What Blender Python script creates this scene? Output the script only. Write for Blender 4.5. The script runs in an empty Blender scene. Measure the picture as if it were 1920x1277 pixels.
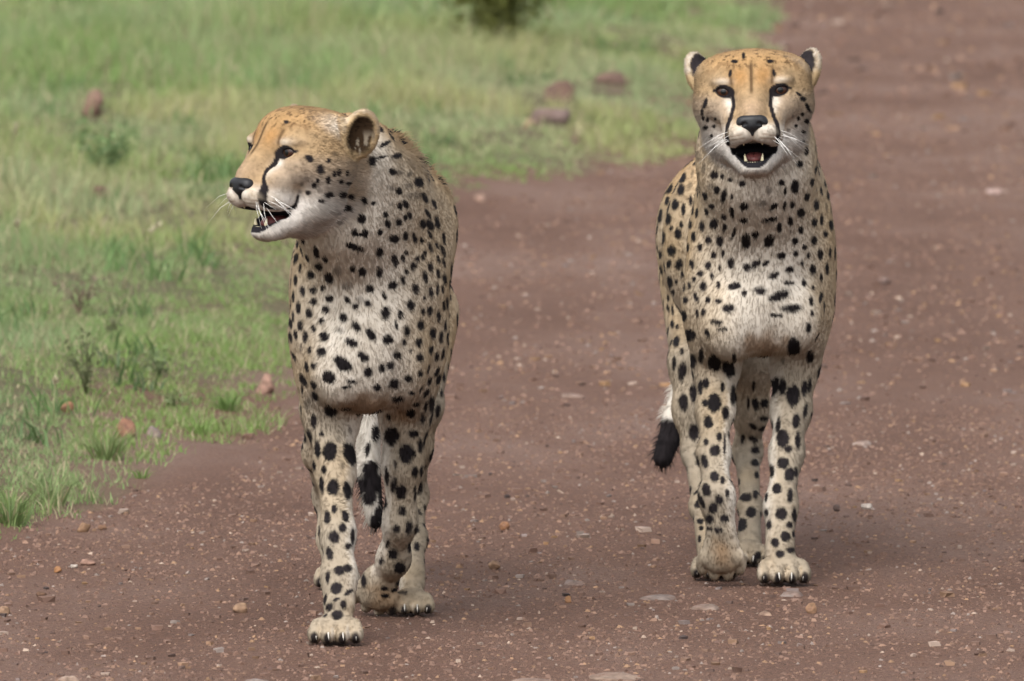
import bpy, math, random
import numpy as np
from mathutils import Vector, Matrix

random.seed(7)
RNG = np.random.default_rng(11)
scene = bpy.context.scene
C = scene.collection

# ------------------------------------------------------------------ camera
CAM_H, PITCH, FPX, PW, PH = 1.8, math.radians(4.1), 20600.0, 1920.0, 1277.0
cam_data = bpy.data.cameras.new('camera')
cam = bpy.data.objects.new('camera', cam_data)
C.objects.link(cam)
cam.location = (0, 0, CAM_H)
cam.rotation_euler = (math.pi / 2 - PITCH, 0, 0)
cam_data.sensor_width = 36.0
cam_data.lens = FPX / PW * 36.0
cam_data.clip_start = 0.5
cam_data.clip_end = 3000
cam_data.dof.use_dof = True
cam_data.dof.focus_distance = 18.6
cam_data.dof.aperture_fstop = 13.0
cam_data.dof.aperture_blades = 0
scene.camera = cam

# ------------------------------------------------------------------ world: bright overcast
world = bpy.data.worlds.new('World')
scene.world = world
world.use_nodes = True
wn = world.node_tree
wn.nodes.clear()
SUN_EL, SUN_AZ = math.radians(50), math.radians(-25)   # azimuth measured from -Y (behind the camera) towards -X
sky = wn.nodes.new('ShaderNodeTexSky')
sky.sky_type = 'NISHITA'
sky.sun_disc = False
sky.sun_elevation = SUN_EL
sky.sun_rotation = math.radians(180) - SUN_AZ
sky.air_density = 1.0
sky.dust_density = 4.0
sky.ozone_density = 1.0
hsv = wn.nodes.new('ShaderNodeHueSaturation')        # cloud cover greys the blue of the clear sky
hsv.inputs['Saturation'].default_value = 0.22
bg = wn.nodes.new('ShaderNodeBackground')
bg.inputs['Strength'].default_value = 0.15
wo = wn.nodes.new('ShaderNodeOutputWorld')
wn.links.new(sky.outputs[0], hsv.inputs['Color'])
wn.links.new(hsv.outputs[0], bg.inputs['Color'])
wn.links.new(bg.outputs[0], wo.inputs['Surface'])

sun_d = bpy.data.lights.new('sun', 'SUN')
sun_d.energy = 0.75
sun_d.angle = math.radians(50)
sun_d.color = (1.0, 0.96, 0.9)
sun = bpy.data.objects.new('sun', sun_d)
C.objects.link(sun)
sdir = Vector((math.sin(SUN_AZ) * math.cos(SUN_EL), -math.cos(SUN_AZ) * math.cos(SUN_EL), math.sin(SUN_EL)))
sun.rotation_euler = (-sdir).to_track_quat('-Z', 'Y').to_euler()
sun.location = (0, 10, 20)

scene.view_settings.view_transform = 'Standard'
scene.view_settings.look = 'None'
scene.view_settings.exposure = 1.15
scene.view_settings.gamma = 1.0
scene.view_settings.use_curve_mapping = False

# ------------------------------------------------------------------ pixel <-> place
_F = np.array([0, math.cos(PITCH), -math.sin(PITCH)])
_U = np.array([0, math.sin(PITCH), math.cos(PITCH)])
_R = np.array([1.0, 0, 0])
CAM = np.array([0, 0, CAM_H])

def ray(px, py):
    return _F + (px - PW / 2) / FPX * _R + (PH / 2 - py) / FPX * _U

def P(px, py, Y):
    """the point seen at a photo pixel when it stands at world depth Y"""
    d = ray(px, py)
    return CAM + d * (Y / d[1])

def G(px, py, z=0.0):
    """the point of the ground seen at a photo pixel"""
    d = ray(px, py)
    return CAM + d * ((z - CAM_H) / d[2])

def proj(pts):
    q = pts - CAM
    w = q @ _F
    return PW / 2 + FPX * (q @ _R) / w, PH / 2 - FPX * (q @ _U) / w, w

def ss(a, b, x):
    t = np.clip((x - a) / (b - a), 0, 1)
    return t * t * (3 - 2 * t)

def norm(v):
    v = np.asarray(v, float)
    return v / (np.linalg.norm(v, axis=-1, keepdims=True) + 1e-12)

def vnoise(p, seed=0):
    """smooth value noise of points (n,3), about -1..1"""
    p = np.asarray(p, float)
    i = np.floor(p).astype(np.int64)
    f = p - i
    f = f * f * (3 - 2 * f)
    out = np.zeros(len(p))
    for dx in (0, 1):
        for dy in (0, 1):
            for dz in (0, 1):
                h = (i[:, 0] + dx) * 374761393 + (i[:, 1] + dy) * 668265263 + (i[:, 2] + dz) * 2147483647 + seed * 974634777
                h = (h ^ (h >> 13)) * 1274126177 & 0xFFFFFFFF
                h = (h ^ (h >> 16)) & 0xFFFF
                w = (f[:, 0] if dx else 1 - f[:, 0]) * (f[:, 1] if dy else 1 - f[:, 1]) * (f[:, 2] if dz else 1 - f[:, 2])
                out += w * (h / 32767.5 - 1)
    return out

# ------------------------------------------------------------------ mesh helpers
def make_mesh(name, V, polys, mat=None, col=None, smooth=True):
    """polys: list of (n,k) int arrays"""
    me = bpy.data.meshes.new(name)
    V = np.asarray(V, np.float32)
    me.vertices.add(len(V))
    me.vertices.foreach_set('co', V.ravel())
    starts, idx, n = [], [], 0
    for a in polys:
        a = np.asarray(a, np.int32)
        if len(a) == 0:
            continue
        k = a.shape[1]
        starts.append(n + np.arange(len(a)) * k)
        idx.append(a.ravel())
        n += a.size
    starts = np.concatenate(starts).astype(np.int32)
    idx = np.concatenate(idx).astype(np.int32)
    me.loops.add(len(idx))
    me.loops.foreach_set('vertex_index', idx)
    me.polygons.add(len(starts))
    me.polygons.foreach_set('loop_start', starts)
    me.polygons.foreach_set('use_smooth', np.full(len(starts), smooth))
    me.update(calc_edges=True)
    if col is not None:
        at = me.color_attributes.new('Col', 'FLOAT_COLOR', 'POINT')
        c4 = np.ones((len(V), 4), np.float32)
        c4[:, :3] = np.clip(col, 0, 1)
        at.data.foreach_set('color', c4.ravel())
    if mat:
        me.materials.append(mat)
    return me

def link(name, me, parent=None, loc=(0, 0, 0), **props):
    o = bpy.data.objects.new(name, me)
    C.objects.link(o)
    o.location = loc
    if parent:
        o.parent = parent
    for k, v in props.items():
        o[k] = v
    return o

def nodes_mat(name):
    m = bpy.data.materials.new(name)
    m.use_nodes = True
    nt = m.node_tree
    b = nt.nodes['Principled BSDF']
    return m, nt, b

def attr_mat(name, rough=0.8, spec=0.2, coat=0.0, sheen=0.0, noise=None, translucent=0.0):
    m, nt, b = nodes_mat(name)
    a = nt.nodes.new('ShaderNodeVertexColor')
    a.layer_name = 'Col'
    src = a.outputs['Color']
    if noise:
        sc, amt = noise
        tc = nt.nodes.new('ShaderNodeTexCoord')
        nz = nt.nodes.new('ShaderNodeTexNoise')
        nz.inputs['Scale'].default_value = sc
        nz.inputs['Detail'].default_value = 4
        nt.links.new(tc.outputs['Object'], nz.inputs['Vector'])
        mr = nt.nodes.new('ShaderNodeMapRange')
        mr.inputs['From Min'].default_value = 0.3
        mr.inputs['From Max'].default_value = 0.7
        mr.inputs['To Min'].default_value = 1 - amt
        mr.inputs['To Max'].default_value = 1 + amt
        nt.links.new(nz.outputs['Fac'], mr.inputs['Value'])
        mx = nt.nodes.new('ShaderNodeMix')
        mx.data_type = 'RGBA'
        mx.blend_type = 'MULTIPLY'
        mx.inputs['Factor'].default_value = 1
        nt.links.new(src, mx.inputs['A'])
        nt.links.new(mr.outputs['Result'], mx.inputs['B'])
        src = mx.outputs['Result']
    nt.links.new(src, b.inputs['Base Color'])
    b.inputs['Roughness'].default_value = rough
    b.inputs['Specular IOR Level'].default_value = spec
    b.inputs['Coat Weight'].default_value = coat
    b.inputs['Sheen Weight'].default_value = sheen
    b.inputs['Sheen Roughness'].default_value = 0.5
    if translucent:
        t = nt.nodes.new('ShaderNodeBsdfTranslucent')
        nt.links.new(src, t.inputs['Color'])
        mxs = nt.nodes.new('ShaderNodeMixShader')
        mxs.inputs[0].default_value = translucent
        nt.links.new(b.outputs[0], mxs.inputs[1])
        nt.links.new(t.outputs[0], mxs.inputs[2])
        nt.links.new(mxs.outputs[0], nt.nodes['Material Output'].inputs['Surface'])
    return m

def flat_mat(name, col, rough=0.5, spec=0.4, var=0.0, scale=60.0):
    m, nt, b = nodes_mat(name)
    b.inputs['Roughness'].default_value = rough
    b.inputs['Specular IOR Level'].default_value = spec
    if var:
        tc = nt.nodes.new('ShaderNodeTexCoord')
        nz = nt.nodes.new('ShaderNodeTexNoise')
        nz.inputs['Scale'].default_value = scale
        nz.inputs['Detail'].default_value = 5
        nt.links.new(tc.outputs['Object'], nz.inputs['Vector'])
        cr = nt.nodes.new('ShaderNodeValToRGB')
        cr.color_ramp.elements[0].position = 0.3
        cr.color_ramp.elements[1].position = 0.7
        cr.color_ramp.elements[0].color = (*[c * (1 - var) for c in col], 1)
        cr.color_ramp.elements[1].color = (*[min(1, c * (1 + var)) for c in col], 1)
        nt.links.new(nz.outputs['Fac'], cr.inputs['Fac'])
        nt.links.new(cr.outputs['Color'], b.inputs['Base Color'])
    else:
        b.inputs['Base Color'].default_value = (*col, 1)
    return m

# ------------------------------------------------------------------ distance fields -> one continuous skin
class Field:
    def __init__(self, xs, ys, zs):
        self.ax = [np.asarray(a, np.float32) for a in (xs, ys, zs)]
        self.D = np.full([len(a) for a in self.ax], 1.0, np.float32)

    def _sub(self, lo, hi):
        sl = []
        for a, l, h in zip(self.ax, lo, hi):
            sl.append(slice(max(0, int(np.searchsorted(a, l)) - 1), min(len(a), int(np.searchsorted(a, h)) + 1)))
        if any(s.stop <= s.start for s in sl):
            return None, None
        g = (self.ax[0][sl[0]][:, None, None], self.ax[1][sl[1]][None, :, None], self.ax[2][sl[2]][None, None, :])
        return tuple(sl), g

    def _join(self, sl, d, k):
        a = self.D[sl]
        h = np.maximum(k - np.abs(a - d), 0) / k
        self.D[sl] = np.minimum(a, d) - h * h * k * 0.25

    def _cut(self, sl, d, k):
        a = self.D[sl]
        d = -d
        h = np.maximum(k - np.abs(a - d), 0) / k
        self.D[sl] = np.maximum(a, d) + h * h * k * 0.25

    def ell(self, c, r, k=0.02, M=None, cut=False):
        """ellipsoid; M rows are its axes in world space"""
        c = np.asarray(c, float)
        r = np.asarray(r, float)
        M = np.eye(3) if M is None else np.asarray(M, float)
        ext = np.sqrt(((M * r[:, None]) ** 2).sum(0)) + k + 0.012
        sl, g = self._sub(c - ext, c + ext)
        if sl is None:
            return
        q = [g[i] - np.float32(c[i]) for i in range(3)]
        k0 = 0
        k1 = 0
        for j in range(3):
            u = q[0] * np.float32(M[j, 0]) + q[1] * np.float32(M[j, 1]) + q[2] * np.float32(M[j, 2])
            k0 = k0 + (u / r[j]) ** 2
            k1 = k1 + (u / (r[j] * r[j])) ** 2
        k0 = np.sqrt(k0)
        d = (k0 * (k0 - 1) / (np.sqrt(k1) + 1e-9)).astype(np.float32)
        (self._cut if cut else self._join)(sl, d, k)

    def cone(self, a, b, ra, rb, k=0.02, cut=False):
        a = np.asarray(a, float)
        b = np.asarray(b, float)
        m = max(ra, rb) + k + 0.01
        sl, g = self._sub(np.minimum(a, b) - m, np.maximum(a, b) + m)
        if sl is None:
            return
        ba = b - a
        q = [g[i] - np.float32(a[i]) for i in range(3)]
        h = np.clip((q[0] * ba[0] + q[1] * ba[1] + q[2] * ba[2]) / (ba @ ba), 0, 1)
        d = np.sqrt(sum((q[i] - h * ba[i]) ** 2 for i in range(3))) - (ra + (rb - ra) * h)
        (self._cut if cut else self._join)(sl, d.astype(np.float32), k)

    def chain(self, pts, k=0.02):
        for (p, r), (q, s) in zip(pts[:-1], pts[1:]):
            self.cone(p, q, r, s, k)

    def skin(self):
        D = self.D
        ins = D < 0
        n = [s - 1 for s in D.shape]
        cnt = np.zeros(n, np.uint8)
        off = [(i, j, l) for i in (0, 1) for j in (0, 1) for l in (0, 1)]
        for (i, j, l) in off:
            cnt += ins[i:i + n[0], j:j + n[1], l:l + n[2]]
        act = np.argwhere((cnt > 0) & (cnt < 8))
        vid = np.full(n, -1, np.int32)
        vid[act[:, 0], act[:, 1], act[:, 2]] = np.arange(len(act))
        pos = np.zeros((len(act), 3))
        num = np.zeros(len(act))
        val = {o: D[act[:, 0] + o[0], act[:, 1] + o[1], act[:, 2] + o[2]].astype(float) for o in off}
        crd = {o: np.stack([self.ax[t][act[:, t] + o[t]] for t in range(3)], 1).astype(float) for o in off}
        for o in off:
            for t in range(3):
                if o[t] == 0:
                    o2 = tuple(1 if s == t else o[s] for s in range(3))
                    va, vb = val[o], val[o2]
                    m = (va < 0) != (vb < 0)
                    f = np.where(m, va / np.where(m, va - vb, 1), 0)[:, None]
                    pos += np.where(m[:, None], crd[o] * (1 - f) + crd[o2] * f, 0)
                    num += m
        pos /= num[:, None]
        quads = []
        for t in range(3):
            s0 = [slice(None)] * 3
            s1 = [slice(None)] * 3
            s0[t] = slice(0, -1)
            s1[t] = slice(1, None)
            a, b = ins[tuple(s0)], ins[tuple(s1)]
            u, v = (t + 1) % 3, (t + 2) % 3
            e = np.argwhere(a != b)
            e = e[(e[:, u] > 0) & (e[:, v] > 0) & (e[:, u] < D.shape[u] - 1) & (e[:, v] < D.shape[v] - 1)]
            flip = a[e[:, 0], e[:, 1], e[:, 2]]
            def cell(du, dv):
                w = e.copy()
                w[:, u] += du
                w[:, v] += dv
                return vid[w[:, 0], w[:, 1], w[:, 2]]
            q = np.stack([cell(-1, -1), cell(0, -1), cell(0, 0), cell(-1, 0)], 1)
            q[~flip] = q[~flip][:, ::-1]
            quads.append(q)
        return pos, np.concatenate(quads)

def vert_normals(V, Fq):
    nrm = np.cross(V[Fq[:, 2]] - V[Fq[:, 0]], V[Fq[:, 3]] - V[Fq[:, 1]])
    N = np.zeros_like(V)
    for j in range(4):
        for t in range(3):
            N[:, t] += np.bincount(Fq[:, j], nrm[:, t], len(V))
    return norm(N)

def graded(lo, hi, coarse, fine=()):
    """axis of grid lines: coarse, finer inside each (lo, hi, step) band"""
    out = [lo]
    while out[-1] < hi:
        s = coarse
        for (a, b, f) in fine:
            if a <= out[-1] <= b:
                s = min(s, f)
        out.append(out[-1] + s)
    return np.array(out)
BUILD_CATS = True
FUR_N = 137000
# ------------------------------------------------------------------ the coat: spots read off the photograph
# crop origin x, y, magnification: then  x y half-width half-height tilt(deg)  per spot, '~' = faint
SPOTS_A = {
 (400, 170, 3.99): '720 510 30 22 35/800 590 25 35 -20/860 668 18 28/755 710 18 20/780 672 10 18/865 780 28 25/940 612 14 28/905 622 12 22/1002 618 10 22/955 682 20 16/1025 700 35 15 20/968 778 22 22/1030 795 22 20/815 825 22 12/710 765 18 18/~648 758 14 14/~660 700 14 14/1000 882 38 20 -10/~945 915 30 15/1120 820 18 28/1205 845 22 18/860 525 14 16/~905 470 16 16/~690 655 12 10/545 235 16 14/~715 210 14 12',
 (500, 400, 6.385): '268 420 22 75 12/303 465 20 65 8/368 375 12 45 8/430 345 28 38/345 545 30 60 18/597 470 28 75 -15/480 552 28 50 -10/700 548 28 45 -30/625 640 40 50 -10/530 745 42 55 -15/745 775 48 70 -25/402 650 16 55 5/280 690 20 75/230 800 20 60 10/345 805 20 60/428 935 28 58 -8/558 920 42 40 20/672 895 30 35/745 1025 45 42 10/563 1060 40 45 10/228 1020 16 65 5/268 1060 18 80/318 1000 10 60/378 1135 30 70/705 1155 40 45/508 1200 38 55 -15/193 1215 12 55/1140 65 50 55/1050 235 30 45/1175 240 35 50/1110 255 70 20/1045 405 105 35 22/~630 185 35 40/~900 100 50 20 -50/~845 690 45 45 10/1030 665 30 40/1145 705 50 50/~960 875 60 40/1235 905 45 45/~1115 1035 40 45/1210 1080 35 45 -20/965 1040 25 50 -30/1060 1115 35 35/915 1245 40 45 10',
 (660, 250, 6.385): '395 130 70 25 -30/345 290 70 18 -15/240 335 42 58 30/540 270 60 30 -10/490 465 45 35 30/~570 465 40 30/~690 490 40 25 -40/800 590 50 60 -30/~680 630 50 35/560 695 35 45 -20/~475 660 40 25 30/~690 745 35 35/~785 745 50 45/870 775 30 65 -30/985 850 20 60 -25/145 805 32 40/~270 835 35 30/~462 855 20 22/570 870 28 40 -20/640 850 35 50 -20/690 985 25 50 -15/640 1010 25 35/400 975 28 40 -10/430 1090 35 50 -15/560 1065 35 45/905 960 20 65 -30/850 1090 40 55 -10/935 1100 40 70 -30/1020 1070 30 75 -12/335 1190 28 40 10/935 1215 20 60 -25/1100 1240 18 50 -10',
 (680, 430, 7.094): '420 130 65 50 10/570 95 30 60/690 115 28 75 -15/785 150 25 40 -15/225 310 45 65/225 575 40 70/430 415 38 80 -15/580 315 30 28/533 385 25 42 -10/585 570 25 40 -10/725 400 32 50/675 490 40 50/835 310 25 40 -10/800 370 25 45 -10/900 240 28 65 -20/905 500 38 65 -10/990 215 20 55 -20/1065 285 25 80 -20/1080 145 18 70 -12/1005 405 22 50 -10/1080 450 20 60 -18/830 635 32 70 -10/1005 590 25 65 -8/1090 665 28 70 -6/535 680 35 60 -10/400 745 65 55/705 790 42 65 -15/910 840 32 68 -8/998 810 20 85/1063 800 18 55 -8/1170 750 20 75/285 880 25 60 -25/95 790 42 45/820 920 18 40 -10/640 1015 50 70 -5/305 1120 55 80/500 1130 32 58 -8/805 1095 28 42/892 1090 36 62/1012 1160 26 75 -4/1080 1020 18 65 -4/1125 980 18 80 -4/65 990 35 45 -30',
 (510, 580, 6.384): '180 100 12 50 -5/222 175 20 65 -8/253 90 10 60/152 250 15 50 -5/222 340 20 60 -10/183 385 18 50 -10/283 305 20 55 -5/337 200 30 60/400 335 32 62/595 140 35 38/497 235 28 38/625 325 48 58 -30/450 490 25 45/~345 460 14 45/595 510 52 50/~810 255 50 30 10/855 105 42 50 -20/1010 205 38 65 -35/955 400 78 42 25/1085 560 65 40 30/845 650 110 75 35/680 815 80 65 30/190 545 18 45 -15/262 570 18 60 -22/415 690 20 60 -12/500 675 32 38 20/375 855 32 80 -25/495 910 35 50 -25/515 1045 35 60 -25/360 960 14 60/~430 1130 40 75 10/705 1205 72 75/955 870 60 25 10/890 930 55 18 -10/340 1220 12 60',
 (680, 580, 6.384): '405 190 20 50 -12/530 260 36 55 -5/100 305 45 85 -35/300 365 55 55/695 195 38 58/840 290 36 68/990 205 16 65/940 340 24 68 3/1018 350 9 65/672 400 42 50/495 395 22 42 -10/825 485 32 52 8/575 505 20 22/~565 610 16 25/685 578 42 52/890 565 26 52 5/962 540 18 68 10/415 550 55 42 15/230 705 38 48/335 675 50 45 -10/25 585 45 50 -30/60 755 55 55 30/690 770 30 45 5/800 715 28 55 15/890 755 25 60 25/545 835 48 38 10/800 870 25 48 20/908 840 28 62 15/170 940 50 40/380 900 65 58 -10/590 1005 32 25/703 975 20 50 25/762 1010 25 60 35/420 1080 62 32 -5/645 1145 40 25 -30/825 1140 36 95/900 1215 28 80 8/755 1160 20 60 10/945 1000 12 45',
 (560, 750, 5.804): '165 235 30 75 -5/105 420 36 90/250 375 24 30/205 540 30 90 -5/340 560 70 100/560 590 60 125 -18/~480 705 20 42/~435 430 20 40 -30/275 760 25 45/168 715 18 55 -8/250 920 25 85 -5/375 950 62 80/530 990 42 95 -8/385 1185 30 45/~560 330 14 40 -10/1010 400 75 95/1220 150 45 45 10/1345 205 24 60/1245 370 50 45 10/1180 590 78 95/1320 500 28 75/1385 440 26 85 10/1050 695 18 45/1265 785 35 62 5/1335 780 18 60 5/960 830 22 95 -3/1035 935 30 85 5/1115 1005 60 75/1130 1205 40 50/1265 1020 12 75/980 190 20 40/840 370 42 90/745 545 25 70 10/780 760 75 90/825 850 30 90/775 1070 65 75 20/910 1130 40 130/880 1230 50 60',
 (560, 960, 4.912): '262 50 28 60/430 40 28 50 -15/405 145 32 40/325 230 45 58 -15/497 225 18 75/455 315 28 28/285 385 30 55 -12/375 540 42 42/450 520 38 35/268 600 18 55 3/345 700 48 50 15/460 740 45 20 -35/245 805 14 45 10/350 805 30 14 -25/283 875 30 38 15/412 850 30 38 10/355 950 50 40 -15/240 945 18 25/950 10 32 25/900 155 32 38/1015 145 30 62 8/820 300 16 38 10/870 385 45 45 10/1020 330 18 45 3/760 455 22 32/930 515 48 52 10/935 650 45 20 -30/1035 520 18 55 10/790 705 32 20/890 720 35 18 -20/600 640 25 60/795 770 35 20/1105 180 35 50 -30/1087 320 25 40/1055 380 14 50/720 80 55 90 25',
}
SPOTS_B = {
 (1260, 60, 4.256): '265 570 14 40 15/240 640 10 30/285 700 12 20/270 765 16 20/335 755 12 16/345 695 10 12/250 690 10 20/315 830 12 14/1075 712 18 18/990 750 14 14/1008 692 10 18/1040 655 12 14/1045 795 14 12/1045 865 18 10/~930 785 12 14/~965 675 10 14/1045 535 22 20 30/1085 605 14 40 -25/1010 495 25 10 35/500 235 26 14/785 235 26 14/570 190 12 25/465 330 12 28 15/815 330 12 28 -12/340 915 10 14',
 (1200, 270, 6.385): '505 270 62 28 -40/500 400 45 65 20/350 530 35 65 20/490 550 38 68 12/~690 150 35 55 15/325 680 28 50 10/420 730 40 65 8/690 565 28 58 5/~595 500 25 45 10/770 630 38 48/608 680 20 60/890 370 45 48/~850 510 35 35/920 550 38 45/985 385 25 30/1005 620 32 75 10/1100 630 18 32/520 785 25 68/240 860 26 85 4/335 900 36 65 4/680 830 18 60 8/628 810 14 40/855 750 35 32/790 820 32 40/1005 875 30 38/1100 820 25 65 -8/885 955 48 58/595 965 24 52/740 990 33 60/495 965 22 38/370 1010 25 30/1015 1000 25 48/455 1075 38 65 -8/260 1130 40 85 5/640 1110 28 58/820 1150 32 52/955 1165 42 65 8/1120 1070 18 70 20/1240 750 45 42/1245 915 45 28/1085 425 30 28/~1220 475 38 38/~150 1000 22 70/~230 640 25 60 20/~760 290 25 60 5/~630 350 16 50 15/~690 380 16 40 20',
 (1380, 270, 6.385): '765 240 38 40/840 90 25 50 5/~970 50 25 50/1025 215 20 48 -8/965 320 22 48/1018 350 16 50 -5/705 515 48 75/915 465 28 50/1075 465 16 50/545 465 36 38/850 635 34 48 5/588 570 14 55 5/965 730 35 60/675 730 28 40/580 740 18 50 15/775 825 45 55 8/1025 565 18 50 -5/~975 545 18 28/1105 610 18 60/1155 605 20 50/75 475 38 35/~395 555 28 35/~320 715 50 30/445 755 58 28 -35/95 745 45 42/95 915 48 32/400 910 85 25 -10/520 1000 30 62/648 925 32 52/940 940 33 48/775 1035 28 42/1025 910 18 60/1140 975 25 60 -5/1070 1075 25 45 -8/118 1165 50 80 -5/230 1085 45 40/395 1165 52 75 15/710 1165 38 42/935 1155 36 48 8/818 1240 24 32/~660 1050 20 20/~1085 750 16 50/~1145 790 16 50',
 (1200, 450, 6.385): '375 130 50 60/240 180 25 45/345 290 30 48 10/470 290 40 60/245 380 26 65/185 330 18 60/350 510 38 70/435 505 20 25/505 415 18 40/515 555 26 60 -5/540 720 35 40/395 640 18 45 10/330 695 18 45 -10/~255 610 20 55 -20/505 915 55 68/385 1005 25 50 -8/445 1040 20 30/590 1140 75 65/430 1215 38 65/715 95 28 48/570 95 20 45/620 290 28 55 -5/885 185 34 45/995 165 20 45 8/815 310 40 45/725 405 35 35/645 470 24 32/862 430 20 42/1090 280 42 60/955 330 14 45/590 545 20 45/755 560 38 60/940 540 22 42/1125 555 65 42 -20/670 690 26 50 -20/815 720 28 40/940 730 40 28/760 865 28 38/1060 820 65 45 -8/685 880 18 45 -10/915 985 68 32 5/805 1115 25 55 -25/985 1075 65 20/335 820 16 50 -20/390 840 12 60 -5',
 (1380, 450, 6.385): '545 190 48 40 -20/710 165 30 35/865 185 20 28/1010 170 32 62/1125 155 16 55/135 330 45 40/235 290 60 38 -35/360 275 45 25 -35/790 280 18 35/920 360 36 60 -8/640 360 48 38 -20/1090 350 20 70/455 425 62 40 -30/640 515 60 30 5/815 515 28 48 -8/1020 450 18 45/920 570 18 25/290 605 68 42 5/520 665 115 50 -20/900 730 24 55/1015 690 20 65 10/665 820 110 42 -3/100 640 30 35/20 550 40 40/910 885 20 40 10/870 1055 28 60/485 905 70 20 8',
 (1210, 620, 5.32): '365 210 20 32/288 330 18 65/470 305 38 65/370 410 38 82 8/485 625 42 75/380 715 42 88/482 1015 50 78/558 250 24 70 3/690 320 60 80/830 370 55 95 -15/885 270 18 45/605 525 34 50/550 560 22 75/770 565 20 45/875 650 26 90/690 725 60 90/598 725 28 35/800 825 34 65/628 915 42 62 -12/738 1055 24 42/605 1110 22 32/690 1195 48 52/790 1130 10 90',
 (1370, 620, 5.32): '630 170 55 95/790 260 34 60/~525 300 20 32/435 560 45 90 15/515 560 35 75/620 650 62 100/735 580 30 80 5/785 550 20 65 8/650 900 34 70 5/745 800 18 75 10/520 1080 58 85 5/668 1100 26 82/575 1180 35 38/475 940 20 75 8/400 950 22 50/230 555 14 48/248 735 32 55 -15/335 725 38 42/328 880 40 25/222 955 40 25 35/322 978 42 22 -20/225 1085 45 28 20/245 1190 38 40/175 720 14 60/120 1080 18 45 10',
 (1260, 850, 4.911): '300 75 28 60 -12/230 90 20 50/390 215 36 48 -10/467 250 20 35/315 335 36 60 -10/510 370 18 40/435 430 34 45/380 505 42 45/345 605 35 42 -20/485 600 38 38/425 705 38 28/345 695 28 20/265 430 22 75 -25/1020 90 48 50 10/1085 195 42 60/1140 175 18 42/915 165 25 55/968 325 38 45 5/1090 390 26 62 4/868 405 14 40 10/1008 555 48 58/870 550 18 35/1125 570 20 62/895 660 22 40/1082 660 26 30/1045 765 40 45 -10/950 820 35 45 -25/995 925 38 32/1095 890 35 28/1120 740 15 35/790 945 35 35/770 85 38 32/600 265 26 32/680 405 55 38/768 380 22 45/728 545 42 50 10/640 655 45 60 15/780 200 20 30/260 625 28 25/270 690 20 20/255 785 14 32',
}

def read_spots(table):
    out = []
    for ti, ((ox, oy, m), txt) in enumerate(table.items()):
        for s in txt.split('/'):
            weak = s[0] == '~'
            v = [float(t) for t in s.lstrip('~').split()]
            out.append((ox + v[0] / m, oy + v[1] / m, v[2] / m, v[3] / m, math.radians(v[4]) if len(v) > 4 else 0.0, 0.5 if weak else 1.0, ti == 0))
    return out

# colours of the coat (linear reflectance)
K_BLACK = np.array([0.016, 0.013, 0.014])
K_TAN = np.array([0.46, 0.33, 0.185])
K_GOLD = np.array([0.41, 0.255, 0.115])
K_CREAM = np.array([0.52, 0.435, 0.33])
K_WHITE = np.array([0.68, 0.625, 0.545])
K_RUFF = np.array([0.67, 0.625, 0.575])
K_BROWN = np.array([0.17, 0.095, 0.045])

def frame(fwd, up):
    f = norm(fwd)
    x = norm(np.cross(f, up))          # local x = image right when the thing faces the camera
    u = np.cross(x, f)
    return np.stack([x, f, u])         # rows: x, f, z

def head_frame(yaw, pitch, roll):
    """yaw turns the nose to image left, pitch lifts it, roll tips the chin to image right"""
    f = np.array([-math.sin(yaw) * math.cos(pitch), -math.cos(yaw) * math.cos(pitch), math.sin(pitch)])
    M = frame(f, np.array([0, 0, 1.0]))
    x, f, u = M
    if x[0] < 0:
        x = -x
    c, s = math.cos(roll), math.sin(roll)
    return np.stack([c * x + s * u, f, -s * x + c * u])

MM = 0.001

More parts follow.
